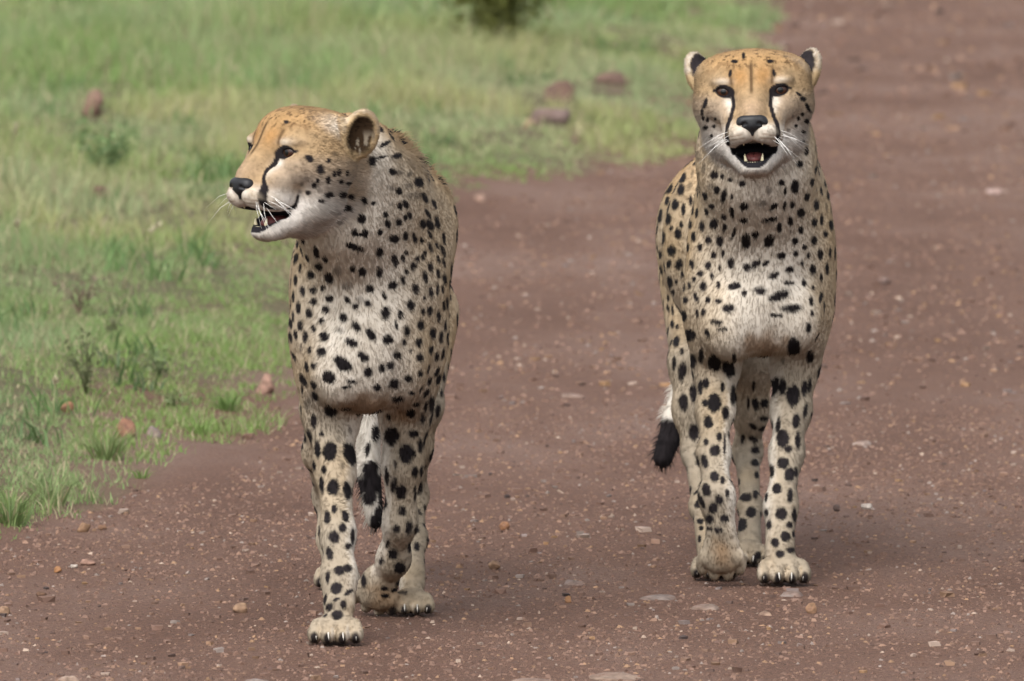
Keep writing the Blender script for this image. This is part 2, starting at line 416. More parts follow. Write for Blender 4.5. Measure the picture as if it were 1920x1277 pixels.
def add_head(F, o, M, ear_dir):
    def W(c):
        return o + np.asarray(c, float) * MM @ M
    def E(c, r, k, axes=None, cut=False):
        A = M if axes is None else np.asarray(axes) @ M
        F.ell(W(c), np.asarray(r) * MM, k * MM, A, cut)
    def K(a, b, ra, rb, k):
        F.cone(W(a), W(b), ra * MM, rb * MM, k * MM)
    E((0, -76, 10), (74, 84, 56), 20)
    E((0, -34, 24), (58, 44, 40), 22)
    E((0, -58, 34), (54, 52, 34), 18)
    for s in (-1, 1):
        E((s * 48, -78, 28), (52, 58, 36), 22)        # broad flat crown
        E((s * 36, 6, -50), (20, 34, 24), 14)         # side of the muzzle
    for s in (-1, 1):
        E((s * 70, -70, -22), (35, 48, 46), 25)
        E((s * 52, -26, -22), (31, 34, 30), 18)
        E((s * 48, -70, -72), (36, 38, 42), 22)       # ruff below the ear
        E((s * 47, -14, 16), (24, 23, 12), 10)        # brow over the eye
    K((0, -22, 16), (0, 42, -42), 34, 22, 18)
    E((0, 34, -52), (27, 26, 18), 12)
    for s in (-1, 1):
        E((s * 21, 38, -73), (25, 29, 22), 10)        # whisker pads
        E((s * 33, 8, -78), (20, 36, 22), 14)
        K((s * 40, -58, -92), (s * 13, 8, -133), 27, 11.5, 16)
    E((0, 5, -135), (24, 27, 12), 12)                # chin
    E((0, -30, -118), (34, 46, 22), 20)
    E((0, -70, -98), (44, 48, 44), 22)                # throat
    # mouth
    E((0, 12, -109), (28, 50, 15), 5, cut=True)
    E((0, 46, -108), (31, 34, 17), 5, cut=True)
    E((0, -14, -106), (37, 30, 12), 6, cut=True)
    # eyes
    for s in (-1, 1):
        E((s * 47, -13, -1), (19.5, 19.5, 18.5), 8)
        e = norm((s * 0.30, 0.95, 0.0))
        h = np.cross(e, (0, 0, 1.0))
        t = math.radians(9) * s
        h2 = h * math.cos(t) + np.array([0, 0, 1.0]) * math.sin(t) * 1.0
        v2 = np.cross(h2, e)
        E(np.array((s * 47, -13, -2.2)) + e * 19, (13.2, 9, 6.9), 2.0, axes=[h2, e, v2], cut=True)
    # ears: a cup
    for s in (-1, 1):
        d = norm(np.array(ear_dir) * (s, 1, 1))
        up = norm(np.array((s * 0.25, -0.1, 1.0)) - d * np.dot(d, np.array((s * 0.25, -0.1, 1.0))))
        t = np.cross(up, d)
        c = np.array((s * 97, -112, 29.0))
        E(c - d * 4, (30, 42, 15), 9, axes=[t, up, d])
        E(c + d * 15 + up * 2, (23, 34, 18), 4, axes=[t, up, d], cut=True)

def add_paw(F, o, M, s=1.0, spread=1.0):
    def E(c, r, k):
        F.ell(o + np.asarray(c) * MM * s @ M, np.asarray(r) * MM * s, k * MM, M)
    E((0, -14, 24), (35, 40, 25), 12)
    E((0, 8, 30), (36, 26, 18), 10)
    for tx, tf in TOES:
        E((tx * spread, tf, 17), (13.0, 23, 16.5), 4.5)
        E((tx * spread * 0.92, tf - 16, 29), (11.5, 16, 12), 7)

TOES = ((-35, 20), (-12.5, 32), (12.5, 32), (35, 20))

def arr_dist_poly(p, q, poly):
    """2-D distance of points (p,q) to a polyline"""
    d = np.full(len(p), 1e9)
    for (a, b), (c, e) in zip(poly[:-1], poly[1:]):
        vx, vy = c - a, e - b
        h = np.clip(((p - a) * vx + (q - b) * vy) / (vx * vx + vy * vy), 0, 1)
        d = np.minimum(d, np.hypot(p - a - h * vx, q - b - h * vy))
    return d

def mix(c, k, w):
    return c * (1 - w[:, None]) + np.asarray(k) * w[:, None]

class Cheetah:
    pass

def build_field(ch):
    """one signed field for the whole animal"""
    o, M = ch.head_o, ch.head_M
    hc = o + np.array((0, -40, -35)) * MM @ M
    hb = 0.155
    lo, hi = ch.box
    xs = graded(lo[0], hi[0], 0.0052, [(hc[0] - hb + 0.01, hc[0] + hb - 0.01, 0.0026)])
    ys = graded(lo[1], hi[1], 0.0075, [(hc[1] - hb, hc[1] + hb, 0.0027), (ch.paw_y[0], ch.paw_y[1], 0.004)])
    zs = graded(lo[2], hi[2], 0.0056, [(hc[2] - hb + 0.02, hc[2] + hb, 0.0026), (-0.01, 0.085, 0.0032)])
    F = Field(xs, ys, zs)
    sc = lambda Y: Y / FPX
    # trunk
    for (x, Y, z, rx, ry, rz) in ch.trunk:
        F.ell((x, Y, z), (rx, ry, rz), 0.07)
    for (c, r, k) in ch.lumps:
        F.ell(c, r, k)
    # limbs
    for limb in ch.limbs:
        pts = [(P(px, py, Y), r * sc(Y)) for (px, py, Y, r) in limb]
        for (p, r), (q, s) in zip(pts[:-1], pts[1:]):
            F.cone(p, q, r, s, 0.03)
    for (a, b, ra, rb, k) in ch.extra:
        F.cone(a, b, ra, rb, k)
    add_head(F, o, M, ch.ear_dir)
    for (po, pM, s) in ch.paws:
        add_paw(F, po, pM, s)
    # tail
    for (p, r), (q, s) in zip(ch.tail[:-1], ch.tail[1:]):
        F.cone(p, q, r, s, 0.012)
    return F

def poly_param(pts, tail):
    """nearest parameter (metres from the root) and distance to the tail line"""
    best = np.full(len(pts), 1e9)
    par = np.zeros(len(pts))
    L = 0
    for (p, r), (q, s) in zip(tail[:-1], tail[1:]):
        v = q - p
        h = np.clip((pts - p) @ v / (v @ v), 0, 1)
        d = np.linalg.norm(pts - p - h[:, None] * v, axis=1) - (r + (s - r) * h)
        m = d < best
        best[m] = d[m]
        par[m] = (L + h * np.linalg.norm(v))[m]
        L += np.linalg.norm(v)
    return par, best, L

def head_local(ch, pts):
    return (pts - ch.head_o) @ ch.head_M.T / MM

def head_mask(h):
    r = np.sqrt((h[:, 0] / 125) ** 2 + ((h[:, 1] + 55) / 125) ** 2 + ((h[:, 2] + 35) / 112) ** 2)
    m = 1 - ss(0.92, 1.08, r)
    jaw = np.sqrt((h[:, 0] / 58) ** 2 + ((h[:, 1] - 15) / 68) ** 2 + ((h[:, 2] + 95) / 60) ** 2)
    m = np.maximum(m, 1 - ss(0.92, 1.08, jaw))
    for s in (-1, 1):
        e = np.sqrt(((h[:, 0] - s * 97) / 40) ** 2 + ((h[:, 1] + 112) / 46) ** 2 + ((h[:, 2] - 29) / 54) ** 2)
        m = np.maximum(m, 1 - ss(0.92, 1.08, e))
    return m

def spot_points(ch, V, N):
    """3-D centres of the photographed spots, then more of the same where the photograph shows nothing"""
    u, v, w = proj(V)
    vd = norm(CAM - V)
    fac = (N * vd).sum(1)
    # visibility buffer
    cu, cv = (u // 4).astype(int), (v // 4).astype(int)
    key = cu * 4096 + cv
    order = np.lexsort((w, key))
    ks = key[order]
    first = np.r_[True, ks[1:] != ks[:-1]]
    near = dict(zip(ks[first].tolist(), w[order][first].tolist()))
    zmin = np.array([near[k] for k in key.tolist()])
    vis = (w < zmin + 0.035) & (fac > 0.12)
    traced = []
    si = np.argsort(u)
    us = u[si]
    hmv = head_mask(head_local(ch, V))
    for (sx, sy, a, b, t, al, hd) in read_spots(ch.spots):
        best = None
        for rad in (4, 9, 16):
            i0, i1 = np.searchsorted(us, (sx - rad, sx + rad))
            c = si[i0:i1]
            c = c[(np.abs(v[c] - sy) < rad) & vis[c] & (hmv[c] > 0.05 if hd else hmv[c] < 0.95)]
            if len(c):
                best = c[np.argmin(w[c] + 0.002 * np.hypot(u[c] - sx, v[c] - sy))]
                break
        if best is not None:
            traced.append((V[best], sx, sy, a, b, t, al, fac[best], hd))
    # fill
    h = head_local(ch, V)
    tp, td, tl = poly_param(V, ch.tail)
    ok = (head_mask(h) < 0.1) & (td > 0.004) & (~vis) & (V[:, 2] > 0.07)
    cand = np.where(ok)[0]
    cand = RNG.choice(cand, min(len(cand), 9000), replace=False)
    acc = [t[0] for t in traced]
    n0 = len(acc)
    acc = np.array(acc)
    for c in cand:
        p = V[c]
        need = 0.033 if p[2] > 0.3 else 0.030
        if ((acc - p) ** 2).sum(1).min() > need * need:
            acc = np.vstack([acc, p])
    fill = [(p, RNG.uniform(0.0085, 0.0135), RNG.uniform(0, 6.28, 3)) for p in acc[n0:]]
    return traced, fill

def spot_weight(ch, pts):
    """0..1 blackness of the body spots at points"""
    wgt = np.zeros(len(pts))
    so = np.argsort(pts[:, 2])
    zs = pts[so, 2]
    u, v, w = proj(pts)
    nz = vnoise(pts * 150, 3) * 0.13 + vnoise(pts * 420, 5) * 0.13
    hmp = head_mask(head_local(ch, pts))
    hb = 1 - ss(0.8, 1.0, hmp)
    for (c, sx, sy, a, b, t, al, fc, hd) in ch.traced:
        R = max(a, b) / FPX * c[1] * 1.5 / max(fc, 0.45) + 0.006
        i0, i1 = np.searchsorted(zs, (c[2] - R, c[2] + R))
        i = so[i0:i1]
        i = i[((pts[i] - c) ** 2).sum(1) < R * R]
        if not len(i):
            continue
        dx, dy = u[i] - sx, v[i] - sy
        ct, st = math.cos(t), math.sin(t)
        a2, b2 = max(a, 2.4) * 1.16, max(b, 2.4) * 1.12
        e = np.sqrt(((dx * ct + dy * st) / a2) ** 2 + ((-dx * st + dy * ct) / b2) ** 2) + nz[i]
        soft = min(0.28, 2.2 / min(a2, b2)) if al == 1 else 0.5
        wgt[i] = np.maximum(wgt[i], al * (1 - ss(1 - soft, 1 + soft, e)) * (1.0 if hd else hb[i]))
    for (c, r, ph) in ch.fill:
        R = r * 1.6
        i0, i1 = np.searchsorted(zs, (c[2] - R, c[2] + R))
        i = so[i0:i1]
        d = pts[i] - c
        dd = np.sqrt((d[:, 0] * 1.0) ** 2 + (d[:, 1] * 0.9) ** 2 + (d[:, 2] * 0.95) ** 2) / r + nz[i]
        wgt[i] = np.maximum(wgt[i], 1 - ss(0.8, 1.2, dd))
    return wgt

def mouth_zone(x, f, hz):
    """below 1 on the black lips and in the mouth"""
    hw = 35 - 11 * ss(-108, -132, hz)
    a = (np.abs(x / hw) ** 3.2 + np.abs((f - 8) / 78) ** 3.2 + np.abs((hz + 111.5) / np.where(hz < -111.5, 25.0, 20.5)) ** 3.2) ** (1 / 3.2)
    b = np.sqrt(((x - 34) / 8) ** 2 + ((f + 10) / 30) ** 2 + ((hz + 100) / 13) ** 2)
    return np.minimum(a, b)

def coat(ch, pts, nrm):
    """base colour of the coat at points"""
    n1 = vnoise(pts * 14, 1)
    n2 = vnoise(pts * 60, 2)
    z = pts[:, 2]
    col = np.tile(K_TAN, (len(pts), 1))
    # gold along the back, cream on the flanks, white below and on the inside of the limbs
    col = mix(col, K_GOLD, 0.75 * ss(0.15, 0.85, nrm[:, 2]) * ss(0.45, 0.7, z))
    front = ss(0.1, 0.8, -nrm[:, 1])
    ax = np.abs(pts[:, 0] - ch.mid_x - ch.lean * (pts[:, 1] - ch.mid_y))
    chest = front * (1 - ss(0.04, 0.12, ax)) * ss(0.28, 0.40, z)
    low = ss(0.0, 0.9, -nrm[:, 2])
    col = mix(col, K_CREAM, np.clip(0.42 + 0.35 * n1 + 0.35 * front, 0, 1) * (1 - 0.75 * ss(0.2, 0.8, nrm[:, 2])))
    col = mix(col, K_WHITE, np.clip(0.8 * chest + 0.15 * n2 * chest, 0, 1))
    col = mix(col, K_WHITE, 0.5 * low * ss(0.3, 0.4, z))
    # inner faces of the legs
    for (px, side) in ch.inner:
        pass
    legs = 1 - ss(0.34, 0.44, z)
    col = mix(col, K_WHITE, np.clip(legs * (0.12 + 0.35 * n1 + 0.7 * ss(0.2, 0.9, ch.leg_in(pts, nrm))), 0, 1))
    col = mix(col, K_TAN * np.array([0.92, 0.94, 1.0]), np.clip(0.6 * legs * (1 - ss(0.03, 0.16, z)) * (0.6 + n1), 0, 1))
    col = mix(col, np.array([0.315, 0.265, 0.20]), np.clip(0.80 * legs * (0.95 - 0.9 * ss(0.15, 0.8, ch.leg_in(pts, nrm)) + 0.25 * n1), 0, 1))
    # rubbed rusty hair under the breastbone
    for (c, r) in ch.rust:
        d = np.linalg.norm((pts - c) / np.asarray(r), axis=1)
        col = mix(col, np.array([0.30, 0.175, 0.085]), np.clip(0.62 * (1 - ss(0.3, 1.15, d + 0.45 * n2)), 0, 1))
    col = col * (1 + 0.10 * n2[:, None])
    # tail
    tp, td, tl = poly_param(pts, ch.tail)
    tail = 1 - ss(0.003, 0.012, td)
    far = tail * ss(tl - ch.tail_bands, tl - ch.tail_bands + 0.05, tp)
    col = mix(col, K_WHITE * 0.95, far)
    # head
    h = head_local(ch, pts)
    hm = head_mask(h)
    x, f, hz = np.abs(h[:, 0]), h[:, 1], h[:, 2]
    sx = h[:, 0]
    sp = vnoise(pts * 190, 12) + 0.5 * vnoise(pts * 400, 13)
    hc = np.tile(K_TAN * np.array([0.74, 0.71, 0.70]), (len(pts), 1))
    hc = mix(hc, np.array([0.37, 0.20, 0.075]), 0.85 * np.exp(-((x - 20) / 20) ** 2 - ((hz - 26) / 22) ** 2) * ss(-70, -20, f))
    hc = mix(hc, np.array([0.38, 0.225, 0.095]), 0.65 * ss(26, 56, hz))
    hc = mix(hc, np.array([0.34, 0.24, 0.16]), 0.7 * np.exp(-(x / 24) ** 2 - ((hz + 34) / 20) ** 2) * ss(-20, 10, f))
    hc = mix(hc, np.array([0.40, 0.315, 0.235]), 0.7 * ss(30, 55, x) * ss(5, -25, hz))
    hc = mix(hc, K_WHITE, 0.55 * np.exp(-((x - 38 - 0.12 * (-20 - hz)) / 5) ** 2) * ss(-52, -30, hz) * ss(-4, -12, hz) * ss(-45, -20, f))
    hc = mix(hc, K_RUFF, 0.95 * ss(-52, -84, hz - 0.12 * f + 4 * n2))               # chin, throat, ruff
    hc = mix(hc, K_CREAM * 0.95, 0.6 * ss(-62, -74, hz) * ss(5, 30, f))
    hc = mix(hc, K_RUFF * 0.92, 0.85 * ss(-82, -93, hz + 2 * sp) * ss(5, 30, f))          # lips
    hc = mix(hc, K_WHITE, 0.85 * np.exp(-((x - 41) / 8) ** 2 - ((hz + 18) / 9) ** 2) * ss(-50, -20, f))
    hc = mix(hc, K_WHITE, 0.5 * np.exp(-((x - 50) / 14) ** 2 - ((hz - 16) / 6) ** 2) * ss(-50, -25, f))
    hc = mix(hc, K_RUFF * 0.85, 0.55 * ss(-25, -60, hz) * ss(45, 75, x))
    hc = hc * (1 + 0.14 * vnoise(pts * 130, 9)[:, None] + 0.17 * vnoise(pts * 330, 10)[:, None] + 0.08 * n2[:, None])
    fore = ss(-95, -70, f)
    hc = mix(hc, K_BROWN * 0.6, 0.8 * ss(0.30, 0.62, sp) * ss(30, 46, hz))
    hc = mix(hc, K_BROWN, 0.45 * ss(0.25, 0.6, vnoise(pts * 95, 14)) * ss(20, 40, hz) * ss(25, 45, x))       # peppered crown
    hc = mix(hc, K_BROWN * 0.4, 0.97 * np.exp(-(sx / 3.2) ** 2) * ss(-12, 0, hz) * (1 - ss(42, 56, hz)) * fore)
    hc = mix(hc, K_BROWN * 0.5, 0.85 * np.exp(-((x - 36 - 0.08 * (hz - 20)) / 3.4) ** 2) * ss(4, 14, hz) * (1 - ss(32, 42, hz)) * fore)
    hc = mix(hc, K_BROWN, 0.65 * np.exp(-((hz + 82 + 0.1 * x) / 1.7) ** 2) * ss(8, 16, x) * ss(0, 20, f))
    hc = mix(hc, K_BROWN, 0.6 * np.exp(-((hz + 74 + 0.15 * x) / 1.6) ** 2) * ss(14, 22, x) * ss(0, 20, f))
    tear = arr_dist_poly(x, hz, [(36, -3), (33.5, -10), (32, -28), (37, -46), (43, -60), (45, -74), (43, -92)])
    hc = mix(hc, K_BLACK, (1 - ss(2.7, 4.2, tear + 0.4 * sp)) * ss(-38, -30, f))
    eye = np.sqrt(((x - 47) / 17.0) ** 2 + ((hz + 1 - 0.14 * (x - 47)) / 11.4) ** 2)
    hc = mix(hc, K_BLACK, (1 - ss(0.95, 1.12, eye)) * ss(-30, -22, f))
    outer = arr_dist_poly(x, hz, [(62, 2), (66, 1)])
    hc = mix(hc, K_BLACK, (1 - ss(2, 3.5, outer)) * ss(-50, -40, f))
    # lips and mouth
    m1 = mouth_zone(x, f, hz)
    hc = mix(hc, np.array([0.020, 0.018, 0.022]), (1 - ss(0.93, 1.0, m1 + 0.03 * sp)))
    inside = (1 - ss(0.5, 0.75, np.sqrt((x / 30) ** 2 + ((f - 5) / 60) ** 2 + ((hz + 108) / 20) ** 2)))
    hc = mix(hc, np.array([0.15, 0.035, 0.032]), inside)
    # ears: black band on the back, pale rim
    for s in (-1, 1):
        c = np.array((s * 97, -112, 29.0))
        d = norm(np.array(ch.ear_dir) * (s, 1, 1))
        q = h - c
        inn = q @ d
        r = np.linalg.norm(q / np.array((46, 46, 50)), axis=1)
        e = (1 - ss(0.85, 1.0, r)) * ss(70, 80, s * sx)
        up = q[:, 2]
        upv = norm(np.array((s * 0.25, -0.1, 1.0)) - d * np.dot(d, np.array((s * 0.25, -0.1, 1.0))))
        tv = np.cross(upv, d)
        r2 = np.sqrt(((q @ tv) / 32) ** 2 + ((q @ upv) / 44) ** 2) + 0.05 * sp
        hc = mix(hc, K_TAN, e)
        hc = mix(hc, K_RUFF * np.array([0.80, 0.78, 0.74]), e * (0.75 + 0.35 * sp) * ch.ear_white * ss(0.78, 0.90, r2) * ss(-4, 10, up))
        hc = mix(hc, K_BLACK * 1.6, e * (1 - ss(-8, -4, inn)) * (1 - ss(0.78, 0.90, r2)))
        hc = mix(hc, K_BROWN * 0.16, e * ss(-8, -5, inn) * (1 - ss(0.55, 0.85, r2 + 0.12 * n2)))
        hc = mix(hc, K_CREAM * 0.55, 0.6 * e * ss(-8, -5, inn) * ss(0.1, 0.55, vnoise(pts * np.array((260, 260, 60)), 15)) * (1 - ss(0.7, 0.9, r2)) * ss(12, -10, up))
    col = mix(col, hc, hm)
    # spots
    sw = spot_weight(ch, pts)
    col = mix(col, K_BLACK * (1 + 0.4 * n1[:, None]), np.clip(sw, 0, 1) * (1 - far * 0.0))
    tb = ch.tail_tip
    band = ss(tl - tb[0], tl - tb[0] + 0.012, tp) * (1 - ss(tl - tb[1] - 0.012, tl - tb[1], tp))
    col = mix(col, K_BLACK, tail * band)
    # toes: dark hair round the claws and under them
    for (po, pM, s) in ch.paws:
        q = (pts - po) @ pM.T / MM / s
        near = (np.abs(q[:, 0]) < 52) & (np.abs(q[:, 1]) < 66) & (q[:, 2] < 52) & (q[:, 2] > -6)
        if not near.any():
            continue
        for tx, tf in TOES:
            d = np.sqrt(((q[near, 0] - tx) / 8.0) ** 2 + ((q[near, 1] - tf - 25) / 15) ** 2 + ((q[near, 2] - 4) / 19) ** 2)
            col[near] = mix(col[near], K_BLACK * 1.6, 0.97 * (1 - ss(0.72, 1.22, d + 0.15 * n2[near])))
        col[near] = mix(col[near], K_BLACK * 2, (1 - ss(3, 8, q[near, 2])) * 0.8)
    return np.clip(col * 0.80, 0.004, 0.9)

def fur_fields(ch, pts, nrm):
    """direction and length of the hair"""
    h = head_local(ch, pts)
    hm = head_mask(h)
    z = pts[:, 2]
    up = ss(0.3, 0.8, nrm[:, 2])
    d = np.zeros_like(pts)
    d[:, 1] = 0.45 + 0.5 * ss(0.42, 0.62, z) * ss(0.2, 0.7, np.abs(nrm[:, 0])) + 0.4 * up
    d[:, 2] = -0.9 + 0.4 * up
    d[:, 0] = 0.25 * vnoise(pts * 9, 31)
    nose = np.array((0, 70, -45.0))
    hd = norm(h - nose) + np.array((0, -0.5, -0.25))
    d = d * (1 - hm[:, None]) + norm(hd) @ ch.head_M * hm[:, None]
    d += 0.11 * np.stack([vnoise(pts * 55, s) for s in (41, 42, 43)], 1)
    d += 0.10 * RNG.normal(size=pts.shape)
    t = d - nrm * (d * nrm).sum(1)[:, None]
    t = norm(t)
    L = np.full(len(pts), 0.0095)
    chest = ss(0.2, 0.8, -nrm[:, 1]) * ss(0.34, 0.44, z)
    L += 0.002 * chest
    L += 0.007 * ss(0.3, 0.9, -nrm[:, 2]) * ss(0.3, 0.4, z)
    L *= 1 - 0.18 * (1 - ss(0.03, 0.30, z))
    # head
    x, f, hz = np.abs(h[:, 0]), h[:, 1], h[:, 2]
    lh = 0.0048 + 0.0045 * ss(0, -70, f) + 0.009 * ss(-55, -95, hz) * ss(-15, -50, f) + 0.003 * ss(60, 85, x) * ss(10, -20, hz)
    lh = lh * (1 - 0.15 * ss(0, 30, f)) + 0.004 * ss(-122, -136, hz)
    lh = np.where((x > 74) & (hz > -12) & (f < -80), 0.0085, lh)
    L = L * (1 - hm) + lh * hm
    lift = np.full(len(pts), 0.27) + 0.1 * RNG.normal(size=len(pts))
    lift = lift - 0.07 * chest
    # nape mane
    for (c, r) in ch.mane:
        m = 1 - ss(0.5, 1.0, np.linalg.norm((pts - c) / np.asarray(r), axis=1))
        m = m * ss(0.0, 0.5, nrm[:, 2])
        L = L + 0.024 * m * np.clip(0.55 + vnoise(pts * 70, 77), 0, 1.3)
        lift = lift + 0.55 * m
    tp, td, tl = poly_param(pts, ch.tail)
    tail = (1 - ss(0.003, 0.012, td)) * ss(tl - 0.3, tl - 0.1, tp)
    L = L + 0.015 * tail
    lift = lift + 0.15 * tail
    # bare: mouth, eye holes
    m1 = mouth_zone(x, f, hz)
    bare = (m1 < 0.97)
    for s in (-1, 1):
        dd = norm(np.array(ch.ear_dir) * (s, 1, 1))
        qq = h - np.array((s * 97, -112, 29.0))
        bare |= ((qq @ dd) > -5) & (np.linalg.norm(qq - np.outer(qq @ dd, dd), axis=1) < 9) & (s * h[:, 0] > 70)
        ec = np.array((s * 47, -13, -1.0)) + norm((s * 0.3, 0.95, 0)) * 8
        bare |= np.linalg.norm((h - ec) / np.array((17, 17, 12.0)), axis=1) < 1
    bare |= (np.linalg.norm((h - np.array((0, 60, -58))) / np.array((27, 14, 15)), axis=1) < 1)
    L = L * RNG.uniform(0.6, 1.15, len(pts))
    return t, L, lift, bare, hm

def make_fur(ch, V, Fq, N, count):
    T = np.concatenate([Fq[:, [0, 1, 2]], Fq[:, [0, 2, 3]]])
    a, b, c = V[T[:, 0]], V[T[:, 1]], V[T[:, 2]]
    area = np.linalg.norm(np.cross(b - a, c - a), axis=1)
    cen = (a + b + c) / 3
    hm = head_mask(head_local(ch, cen))
    view = (N[T[:, 0]] * norm(CAM - cen)).sum(1)
    wgt = area * (1 + 2.4 * hm) * (0.55 + 0.45 * ss(-0.5, 0.2, view)) * (1 - 0.6 * ss(ch.mid_y + 0.45, ch.mid_y + 0.8, cen[:, 1]))
    cdf = np.cumsum(wgt)
    ti = np.searchsorted(cdf, RNG.uniform(0, cdf[-1], count))
    ti = np.minimum(ti, len(T) - 1)
    r1, r2 = RNG.uniform(size=count), RNG.uniform(size=count)
    q = np.sqrt(r1)
    w0, w1, w2 = 1 - q, q * (1 - r2), q * r2
    p = a[ti] * w0[:, None] + b[ti] * w1[:, None] + c[ti] * w2[:, None]
    n = norm(N[T[ti, 0]] * w0[:, None] + N[T[ti, 1]] * w1[:, None] + N[T[ti, 2]] * w2[:, None])
    t, L, lift, bare, hm = fur_fields(ch, p, n)
    keep = ~bare
    p, n, t, L, lift, hm = p[keep], n[keep], t[keep], L[keep], lift[keep], hm[keep]
    L = np.minimum(L, np.maximum(0.003, p[:, 2] * 1.6 + 0.001))
    col = coat(ch, p + t * (L * 0.5 * np.cos(np.clip(lift, 0, 1.2)))[:, None], n)
    k = len(p)
    col = col * (1 + (0.08 + 0.07 * hm[:, None]) * RNG.normal(size=(k, 1)))
    dark = col.mean(1) < 0.06
    wdt = (0.00075 + 0.00022 * RNG.normal(size=k)) * (1 - 0.3 * hm)
    wdt = np.clip(wdt, 0.0003, 0.002)[:, None]
    side = norm(np.cross(n, t))
    lift = np.clip(lift, 0.08, 1.4)[:, None]
    d0 = t * np.cos(lift) + n * np.sin(lift)
    d1 = norm(t * np.cos(lift * 0.45) + n * np.sin(lift * 0.45) + np.array((0, 0, -0.12)))
    Lc = L[:, None]
    root = p - n * 0.0006
    midp = root + d0 * Lc * 0.5
    tip = midp + d1 * Lc * 0.5
    VV = np.empty((k, 5, 3))
    VV[:, 0] = root - side * wdt
    VV[:, 1] = root + side * wdt
    VV[:, 2] = midp - side * wdt * 0.75
    VV[:, 3] = midp + side * wdt * 0.75
    VV[:, 4] = tip
    i = np.arange(k)[:, None] * 5
    quads = i + np.array([[0, 1, 3, 2]])
    tris = i + np.array([[2, 3, 4]])
    # face the blades outwards
    g = np.cross(VV[:, 1] - VV[:, 0], VV[:, 2] - VV[:, 0])
    fl = (g * n).sum(1) < 0
    quads[fl] = quads[fl][:, ::-1]
    tris[fl] = tris[fl][:, ::-1]
    cc = np.repeat(col[:, None, :], 5, 1).reshape(-1, 3)
    nn = norm(n[:, None, :] + 0.35 * d0[:, None, :] * np.array([0, 0, 0.5, 0.5, 1.0])[None, :, None])
    return VV.reshape(-1, 3), [quads, tris], cc, nn.reshape(-1, 3)
# ------------------------------------------------------------------ the lie of the land
EDGE_PX = [(-420, 1150), (-200, 1060), (0, 985), (150, 915), (310, 855), (420, 790), (540, 735), (680, 560), (840, 405), (960, 360), (1100, 328), (1240, 288), (1310, 250), (1370, 150), (1405, 60), (1425, 0)]
_e = np.array([G(a, b) for a, b in EDGE_PX])
EY = np.r_[8.0, _e[:, 1], 60.0, 90.0]
EX = np.r_[-2.6, _e[:, 0], 1.5, 2.6]

def edge_x(Y):
    """x of the road's grassy edge at depth Y"""
    return np.interp(Y, EY, EX)

def verge_z(x, y):
    e = edge_x(y) - x
    d = np.clip(e, 0, None)
    p = np.stack([x * 2.2, y * 1.1, 0 * x], 1)
    q = np.stack([x * 9, y * 4.5, 0 * x], 1)
    return -0.012 + 0.028 * ss(-0.25, 0.2, e + 0.12 * vnoise(p * 1.7, 53)) + 0.005 * vnoise(q, 52) * ss(-0.4, 0, e) + 0.05 * ss(0.0, 0.5, d) + 0.030 * np.clip(d - 0.4, 0, 8) + 0.025 * vnoise(p, 51) * ss(0, 0.5, d)

def road_z(x, y):
    return 0.0035 * vnoise(np.stack([x * 5, y * 2.5, 0 * x], 1), 61) - 0.0035

